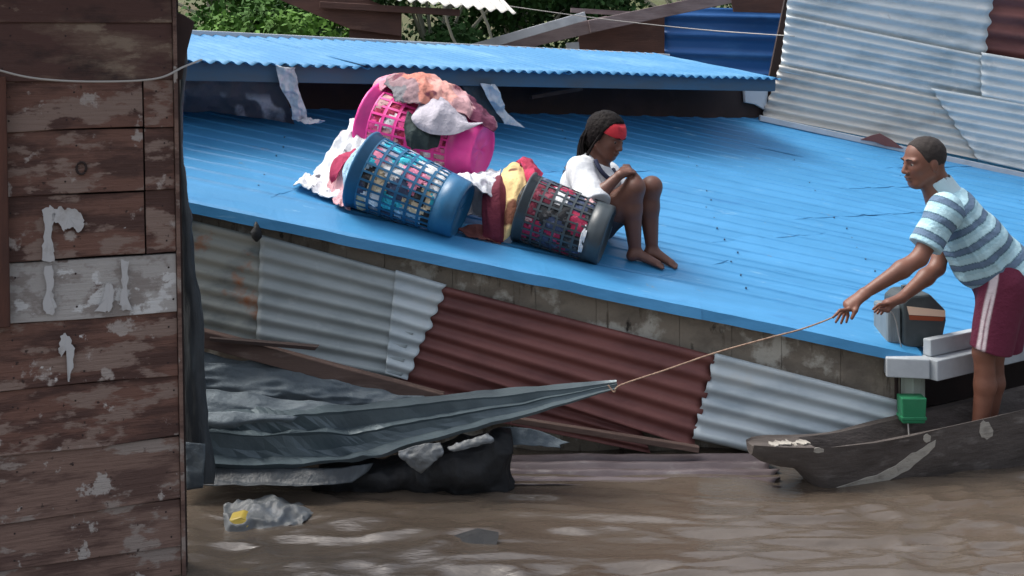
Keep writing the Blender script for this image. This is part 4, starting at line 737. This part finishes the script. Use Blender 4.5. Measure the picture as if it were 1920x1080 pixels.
# ================================================================== PEOPLE
def ellp(c, r, A, k=.03): return ell(c, r, A, k)
# ---- the man in the canoe
mb = C0 + CA * 1.30; man = thing('person', 'man in pale blue striped shirt and maroon shorts leaning forward in the canoe', 'person', V(mb[0], mb[1], .04))
Hs, Hat, HA = head(W(1732, 303, 6.02), (-.955, -.22, -.16), (-.12, -.06, 1), 1.10)
nb = W(1772, 368, 6.04); sn, sf = W(1768, 398, 5.875), W(1782, 400, 6.20); hipc = W(1870, 512, 6.06)
SPN = nrm(hipc - nb); SIDE = V(0, 1, 0)
en, wn = W(1724, 484, 5.82), W(1620, 551, 5.78); ef, wf = W(1757, 502, 6.10), W(1690, 559, 6.0)
P = list(Hs)
P += [cone(Hat(-.035, 0, -.04), .056, nb, .062, .03), cone(Hat(-.01, 0, -.085), .045, W(1758, 380, 6.02), .06, .03)]
P += [cone(W(1790, 402, 6.04), .108, W(1835, 462, 6.05), .112, .05, flat=(SIDE, 1.4)), cone(W(1835, 462, 6.05), .112, hipc, .118, .05, flat=(SIDE, 1.28))]
for sh, el_, wr_ in ((sn, en, wn), (sf, ef, wf)):
    m1 = sh * .5 + el_ * .5; P += [ell(sh, .062, None, .04)] + chain([sh, m1, el_], [.052, .050, .040], .025) + chain([el_, el_ * .68 + wr_ * .32, wr_], [.040, .043, .026], .02)
hk = W(1592, 573, 5.77); sp = nrm(V(.25, -.9, -.3))
P += hand(wn, hk, [(W(1575, 582, 5.73), W(1562, 595, 5.725)), (W(1577, 587, 5.755), W(1567, 604, 5.75)), (W(1583, 590, 5.785), W(1577, 606, 5.78)), (W(1590, 591, 5.81), W(1587, 604, 5.805))], [W(1604, 582, 5.73), W(1597, 597, 5.725)], .027, sp)
hk2 = W(1664, 570, 5.98); sp2 = nrm(V(.2, -.8, .3))
P += hand(wf, hk2, [(W(1648, 571, 5.94), W(1637, 580, 5.95)), (W(1648, 576, 5.965), W(1640, 585, 5.97)), (W(1651, 580, 5.99), W(1645, 588, 5.99)), (W(1656, 582, 6.01), W(1652, 589, 6.01))], [W(1664, 582, 5.95), W(1650, 581, 5.945)], .027, sp2)
def leg(hip, kn, an, toe, s=1.0):
    m = hip * .55 + kn * .45; cf_ = kn * .66 + an * .34 + V(.018, 0, 0) * s
    return chain([hip, m, kn], [.088 * s, .076 * s, .054 * s], .03) + chain([kn, cf_, an], [.052 * s, .052 * s, .033 * s], .025) + [cone(an + V(0, 0, -.02), .034 * s, toe, .024 * s, .02), cone(an, .03, an + nrm(an - toe) * V(1, 1, 0) * .035 + V(0, 0, -.035), .028 * s, .02)]
hn, hf = W(1872, 528, 5.97), W(1876, 528, 6.14)
for hp, kk, an in ((hn, W(1845, 660, 5.985), W(1832, 812, 6.0)), (hf, W(1862, 662, 6.13), W(1848, 806, 6.13))):
    P += leg(hp, kk, V(an[0], an[1], .085), V(an[0] - .17, an[1] - .02, .045))
body('body', P, .0042, SKINM, man)
# hair: close cropped cap
hp_ = [ell(Hat(-.014, 0, .029), (.1000 * 1.1, .0785 * 1.1, .0885 * 1.1), HA, .01)]
hp_ += [half(Hat(.052, 0, .075), HA[0] * 1.0 + HA[2] * -.35, Hat(0, 0, 0), .3), half(Hat(-.02, 0, -.035), HA[2] * -1 + HA[0] * .25, Hat(0, 0, 0), .3), half(Hat(.018, 0, .0), HA[0] * .75 - HA[2] * .75, Hat(0, 0, 0), .3)]
body('hair', hp_, .0035, HAIRS, man, disp=.0028, freq=45)
for q in (-1, 1):
    def eye(at, q, A, r, root, s):
        e = body('eye', [ell(at(.0745, q * .031, .003), r)], .003, EYEW, root)
        i_ = at(.0745, q * .031, .003) + A[0] * r * .75; body('iris', [ell(i_, r * .5)], .0022, EYED, root)
    eye(Hat, q, HA, .0125, man, 1.1)
    b = MB(); b.tube([Hat(.0975, q * .010, .0245), Hat(.097, q * .028, .031), Hat(.086, q * .047, .025)], [.003, .0042, .002], 6); b.out('eyebrow', HAIRS, man, smooth=True)
b = MB(); b.tube([Hat(.0915, -.021, -.063), Hat(.1005, 0, -.063), Hat(.0915, .021, -.063)], [.001, .0022, .001], 6); b.out('mouth_line', EYED, man)
# shirt
STR = [(.0, (.42, .64, .72)), (.34, (.42, .64, .72)), (.345, (.06, .13, .18)), (.40, (.06, .13, .18)), (.405, (.12, .19, .29)), (.70, (.12, .19, .29)), (.705, (.06, .13, .18)), (.76, (.06, .13, .18)), (.765, (.34, .55, .64)), (1.0, (.34, .55, .64))]
def stripes(s, per): 
    f = (s / per) % 1; xs = [a for a, _ in STR]; return np.stack([np.interp(f, xs, [c[i] for _, c in STR]) for i in range(3)], -1)
def torso_col(v):
    s = (v - nb) @ SPN + .02 * fbm(v * 5, 2, 3) + .22 * np.clip((v[:, 0] - W(1800, 0, 6)[0]) * 0, 0, 1); return stripes(s, .092)
tp0, tp1 = W(1776, 384, 6.03), W(1888, 512, 6.06)
P = [cone(W(1790, 398, 6.04), .122, W(1830, 452, 6.05), .136, .05, flat=(SIDE, 1.42)), cone(W(1830, 452, 6.05), .136, W(1890, 512, 6.06), .150, .05, flat=(SIDE, 1.2), e1=True), ell(sn, .078, None, .05), ell(sf, .078, None, .05),
     cone(W(1800, 440, 6.03), .11, W(1835, 495, 6.05), .125, .05, flat=(SIDE, 1.25)), cone(W(1790, 400, 6.04), .10, nb + V(.01, 0, .0), .078, .04, e1=True)]
v, f = sdf(P, .0055)
Ns = fbm(v * V(9, 5, 9) , 3, 2); wr_ = 1 - 2 * np.abs(fbm(np.stack([(v - nb) @ SPN * 4, v[:, 1] * 7, (v @ np.cross(SPN, SIDE)) * 16], -1), 2, 6)); ctr = np.stack([v[:, 0] * 0 + 1] * 3, -1)
base_ = nb + SPN * ((v - nb) @ SPN)[:, None]; rad = v - base_; rad /= np.linalg.norm(rad, axis=1, keepdims=True) + 1e-6
v = v + rad * (.006 * Ns + .009 * (wr_ - .3))[:, None]
mesh('shirt', v, f, CLOTHA, man, smooth=True, col=torso_col(v))
for sh, el_, far in ((sn, en, 0), (sf, ef, 1)):
    a = nrm(el_ - sh); e = sh + a * (.20 if not far else .17)
    P = [cone(sh - a * .02, .080, e, .083, .03, e1=True), ell(sh + V(.01, 0, .0), .084, None, .04)]
    v, f = sdf(P, .0055); wv = fbm(v * V(8, 8, 14), 3, 12 + far); c = sh + a * ((v - sh) @ a)[:, None]; r_ = v - c; r_ /= np.linalg.norm(r_, axis=1, keepdims=True) + 1e-6
    v = v + r_ * (.010 * wv)[:, None]
    mesh('sleeve', v, f, CLOTHA, man, smooth=True, col=stripes((v - sh) @ a + .085, .094))
body('collar', [cone(nb + V(.012, 0, -.005), .083, Hat(-.035, 0, -.085) + V(.008, 0, 0), .074, .01, e0=True, e1=True), cone(nb + V(.01, 0, -.02), .07, Hat(-.03, 0, -.02), .064, .004, cut=True)], .005, M('collar_cloth', (.50, .66, .72), .9), man)
# shorts
def shorts_col(v):
    c = np.repeat(V(.115, .012, .038)[None], len(v), 0)
    t = (W(1850, 500, 6)[2] - v[:, 2]) / (W(1850, 500, 6)[2] - W(1830, 655, 6)[2]); xc = W(1864, 500, 5.9)[0] + (W(1838, 652, 5.9)[0] - W(1864, 500, 5.9)[0]) * t
    d = np.abs(v[:, 0] - xc); near = v[:, 1] < 6.03; w_ = np.clip((.019 - d) / .006, 0, 1) * (1 - .8 * np.clip((.0050 - d) / .004, 0, 1) * np.clip((t - .25) * 8, 0, 1)) * np.clip((6.045 - v[:, 1]) / .02, 0, 1); return c * (1 - w_[:, None]) + V(.60, .52, .55) * w_[:, None]
P = [cone(W(1880, 496, 6.06), .150, hipc + V(.03, 0, -.05), .155, .04, flat=(SIDE, 1.12), e0=True)]
for hp, kk in ((hn, W(1852, 655, 5.97)), (hf, W(1872, 652, 6.15))): P += [cone(hp + V(.02, 0, 0), .115, kk, .092, .05, e1=True), cone(hp + V(.05, 0, -.02), .09, kk + V(.03, 0, .0), .085, .05, e1=True)]
v, f = sdf(P, .0055); v0 = v.copy(); v = v + np.stack([.010 * fbm(v * V(10, 10, 4), 3, 5), .006 * fbm(v * V(10, 10, 4), 3, 8), v[:, 0] * 0], -1)
mesh('shorts', v, f, CLOTHA, man, smooth=True, col=shorts_col(v0))

# ---- rope from the folded sheet to his hands
pts = [(1140, 722, 5.58), (1152, 735, 5.57), (1164, 722, 5.57), (1250, 693, 5.60), (1340, 662, 5.64), (1440, 634, 5.70), (1500, 618, 5.74), (1550, 600, 5.76), (1576, 587, 5.765), (1592, 583, 5.77)]
cordline('loose_cord', [(1658, 580, 5.985), (1672, 586, 5.99), (1680, 604, 6.03), (1685, 630, 6.09), (1691, 655, 6.13)], .0035, CORD, 'thin pale cord hanging from the far hand of the man past the container', 'cord')
cordline('hauling_rope', pts, .0042, ROPE, 'tan rope stretched from the pointed sheet end to the hands of the man', 'rope', n=110)

# ---- the girl on the roof
girl = thing('person', 'girl in white shirt with red headband sitting on the blue roof hugging her knees', 'person', roofpt(1110, 446))
Gc = W(1139, 256, 6.66); Gs, Gat, GA = head(Gc, (.66, -.62, -.36), (.22, -.12, 1), 1.04)
hip_ = roofpt(1098, 446) + RN * .10; che = W(1100, 345, 6.74); gnb = W(1114, 306, 6.71)
gsn, gsf = W(1088, 322, 6.60), W(1140, 326, 6.86)
gen, gwn = W(1112, 376, 6.47), W(1163, 327, 6.47); gef, gwf = W(1168, 372, 6.74), W(1186, 330, 6.58)
P = list(Gs) + [cone(Gat(-.03, 0, -.05), .046, gnb, .05, .025), cone(Gat(0, 0, -.08), .036, W(1128, 318, 6.68), .05, .03)]
GS = nrm(gsf - gsn)
P += [cone(W(1110, 325, 6.71), .082, che, .092, .05, flat=(GS, 1.35)), cone(che, .092, hip_, .108, .05, flat=(GS, 1.3))]
for sh, e_, w_ in ((gsn, gen, gwn), (gsf, gef, gwf)):
    P += [ell(sh, .046, None, .03)] + chain([sh, e_], [.047, .037], .02) + chain([e_, e_ * .65 + w_ * .35, w_], [.037, .038, .024], .02)
gk = W(1180, 322, 6.49); P += hand(gwn, gk, [(W(1190, 324, 6.47), W(1196, 333, 6.47)), (W(1190, 322, 6.50), W(1197, 331, 6.50)), (W(1189, 321, 6.525), W(1196, 329, 6.53)), (W(1187, 320, 6.55), W(1193, 326, 6.56))], [W(1172, 318, 6.52), W(1180, 315, 6.55)], .022, V(.1, -1, -.1), .0075)
gk2 = W(1176, 318, 6.53); P += hand(gwf, gk2, [(W(1166, 318, 6.49), W(1160, 324, 6.47)), (W(1167, 316, 6.51), W(1160, 320, 6.49)), (W(1168, 315, 6.53), W(1162, 317, 6.51)), (W(1170, 314, 6.55), W(1164, 314, 6.54))], [W(1178, 312, 6.54), W(1170, 310, 6.53)], .022, V(-.1, -1, .1), .0075)
def gleg(hip, kn, an, toe, heel):
    m = hip * .5 + kn * .5; cf_ = kn * .66 + an * .34 + V(-.016, .012, 0)
    return chain([hip, m, kn], [.092, .082, .058], .03) + chain([kn, cf_, an], [.053, .058, .034], .025) + [cone(an + V(0, 0, -.015), .032, toe, .020, .02, flat=(nrm(np.cross(toe - an, RN)), 1.3)), ell(heel, .030, None, .02)]
a1 = roofpt(1186, 487) + RN * .06; a2 = roofpt(1218, 484) + RN * .06
t1 = roofpt(1232, 501) + RN * .02; t2 = roofpt(1258, 500) + RN * .02
P += gleg(hip_ + V(.06, -.07, .0), W(1190, 352, 6.49), a1, t1, roofpt(1182, 489) + RN * .03) + gleg(hip_ + V(.08, .08, 0), W(1222, 350, 6.60), a2, t2, roofpt(1214, 485) + RN * .03)
for tt, aa_ in ((t1, a1), (t2, a2)):
    fd = nrm((tt - aa_) - RN * ((tt - aa_) @ RN)); sd_ = np.cross(fd, RN)
    for i in range(5): P.append(cone(tt + sd_ * (.022 - .011 * i), .010, tt + sd_ * (.026 - .013 * i) + fd * (.035 - .004 * abs(i - 1)) - RN * .008, .008, .004))
body('body', P, .0042, SKING, girl)
for q in (-1, 1):
    e = body('eye', [ell(Gat(.0735, q * .031, .003), .0118)], .003, EYEW, girl); body('iris', [ell(Gat(.0735, q * .031, .003) + GA[0] * .0085 - GA[2] * .003, .0068)], .0022, EYED, girl)
    b = MB(); b.tube([Gat(.0975, q * .012, .025), Gat(.097, q * .028, .030), Gat(.086, q * .046, .025)], [.0025, .0035, .002], 6); b.out('eyebrow', HAIR, girl, smooth=True)
b = MB(); b.tube([Gat(.0915, -.020, -.063), Gat(.1005, 0, -.063), Gat(.0915, .020, -.063)], [.001, .0022, .001], 6); b.out('mouth_line', EYED, girl)
# hair, braids, headband
hp_ = [ell(Gat(-.024, 0, .030), (.116 * 1.04, .099 * 1.04, .103 * 1.04), GA, .02), ell(Gat(-.05, 0, -.03), (.075, .085, .085), GA, .03), half(Gat(.035, 0, .06), GA[0] * 1.0 - GA[2] * .35, Gc, .3), half(Gat(.005, 0, .0), GA[0] * .85 - GA[2] * .55, Gc, .3)]
v, f = sdf(hp_, .005); c = Gat(-.02, 0, .02); d = v - c; d /= np.linalg.norm(d, axis=1, keepdims=True); v = v + d * (.004 * (1 - 2 * np.abs(fbm(v * V(40, 40, 40), 2, 3))))[:, None]
mesh('hair', v, f, HAIR, girl, smooth=True)
r = np.random.default_rng(5); b = MB()
for i in range(26):
    th = math.radians(100 + 150 * r.random()) ; st = Gat(-.04 + .075 * math.cos(th), .09 * (1 if i % 3 else -1) * abs(math.sin(th)), -.01 + .05 * r.random())
    en_ = W(1082 + 22 * r.random(), 288 + 26 * r.random(), 6.66 + .12 * r.random()); md = st * .5 + en_ * .5 + V(-.03, .0, .01)
    b.tube(spline(np.array([st, md, en_]), 12), np.linspace(.009, .006, 12), 5)
for i in range(5):
    st = Gat(.02, -.085, .05 - .012 * i); b.tube(spline(np.array([st, Gat(.0, -.095, -.04), Gat(-.035, -.075, -.12 - .01 * i)]), 10), .007, 5)
o = b.out('braids', HAIR, girl, smooth=True); o['kind'] = 'stuff'
bp_ = [ell(Gat(-.010, 0, .028), (.110 * 1.04, .092 * 1.04, .100 * 1.04), GA, .01), half(Gat(.05, 0, .030), -GA[2] + GA[0] * -.12, Gc, .3), half(Gat(.05, 0, .096), GA[2] + GA[0] * .25, Gc, .3), half(Gat(-.04, 0, .05), -GA[0], Gc, .3)]
body('headband', bp_, .0045, M('red_band_cloth', (.55, .025, .04), .8, 0, [((.36, .012, .025), (22, 22, 22), .5, .65, 3)], ((60, 60, 60), .4, .006)), girl)
# white shirt, dark neckline, shorts
P = [cone(W(1106, 318, 6.71), .096, che, .122, .05, flat=(GS, 1.4)), cone(che, .122, hip_ + V(0, 0, .02), .138, .05, flat=(GS, 1.3), e1=True), ell(gsn, .064, None, .05), ell(gsf, .064, None, .05),
     cone(W(1130, 332, 6.66), .06, W(1140, 350, 6.64), .075, .05)]
a = nrm(gen - gsn); P += [cone(gsn - a * .02, .066, gsn + a * .235, .094, .03, e1=True)]
a = nrm(gef - gsf); P += [cone(gsf - a * .02, .062, gsf + a * .19, .078, .03, e1=True)]
P += [ell(Gat(-.0, 0, -.125), .062, None, .015, cut=True)]
v, f = sdf(P, .0055); c = v.mean(0); d = v - c; d /= np.linalg.norm(d, axis=1, keepdims=True); v = v + d * (.010 * (.6 - 1.6 * np.abs(fbm(v * V(9, 9, 5), 3, 14))))[:, None]
WHT = M('white_shirt_cloth', (.64, .67, .70), .9, 0, (), ((9, 9, 6), .5, .03)); NAVY = M('navy_trim_cloth', (.02, .026, .06), .85)
mesh('shirt', v, f, WHT, girl, smooth=True)
ring = [W(1116, 300, 6.60), W(1124, 316, 6.575), W(1136, 330, 6.57), W(1147, 336, 6.58), W(1154, 330, 6.64), W(1150, 318, 6.74)]
b = MB(); b.tube(spline(np.array(ring), 30), .013, 7); b.out('neck_trim', NAVY, girl, smooth=True)
b = MB(); b.tube(spline(np.array([W(1106, 296, 6.80), W(1078, 300, 6.78), W(1062, 318, 6.74), W(1058, 345, 6.74)]), 24), .016, 7); b.out('back_strap', NAVY, girl, smooth=True)
P = [cone(hip_ + V(0, 0, .05), .128, hip_, .125, .05, flat=(GS, 1.3)), cone(hip_ + V(.06, -.07, 0), .098, (hip_ + V(.06, -.07, 0)) * .62 + W(1190, 352, 6.49) * .38, .092, .05, e1=True), cone(hip_ + V(.08, .08, 0), .098, (hip_ + V(.08, .08, 0)) * .62 + W(1222, 350, 6.6) * .38, .092, .05, e1=True)]
body('shorts', P, .006, M('dark_denim', (.03, .04, .06), .9), girl)
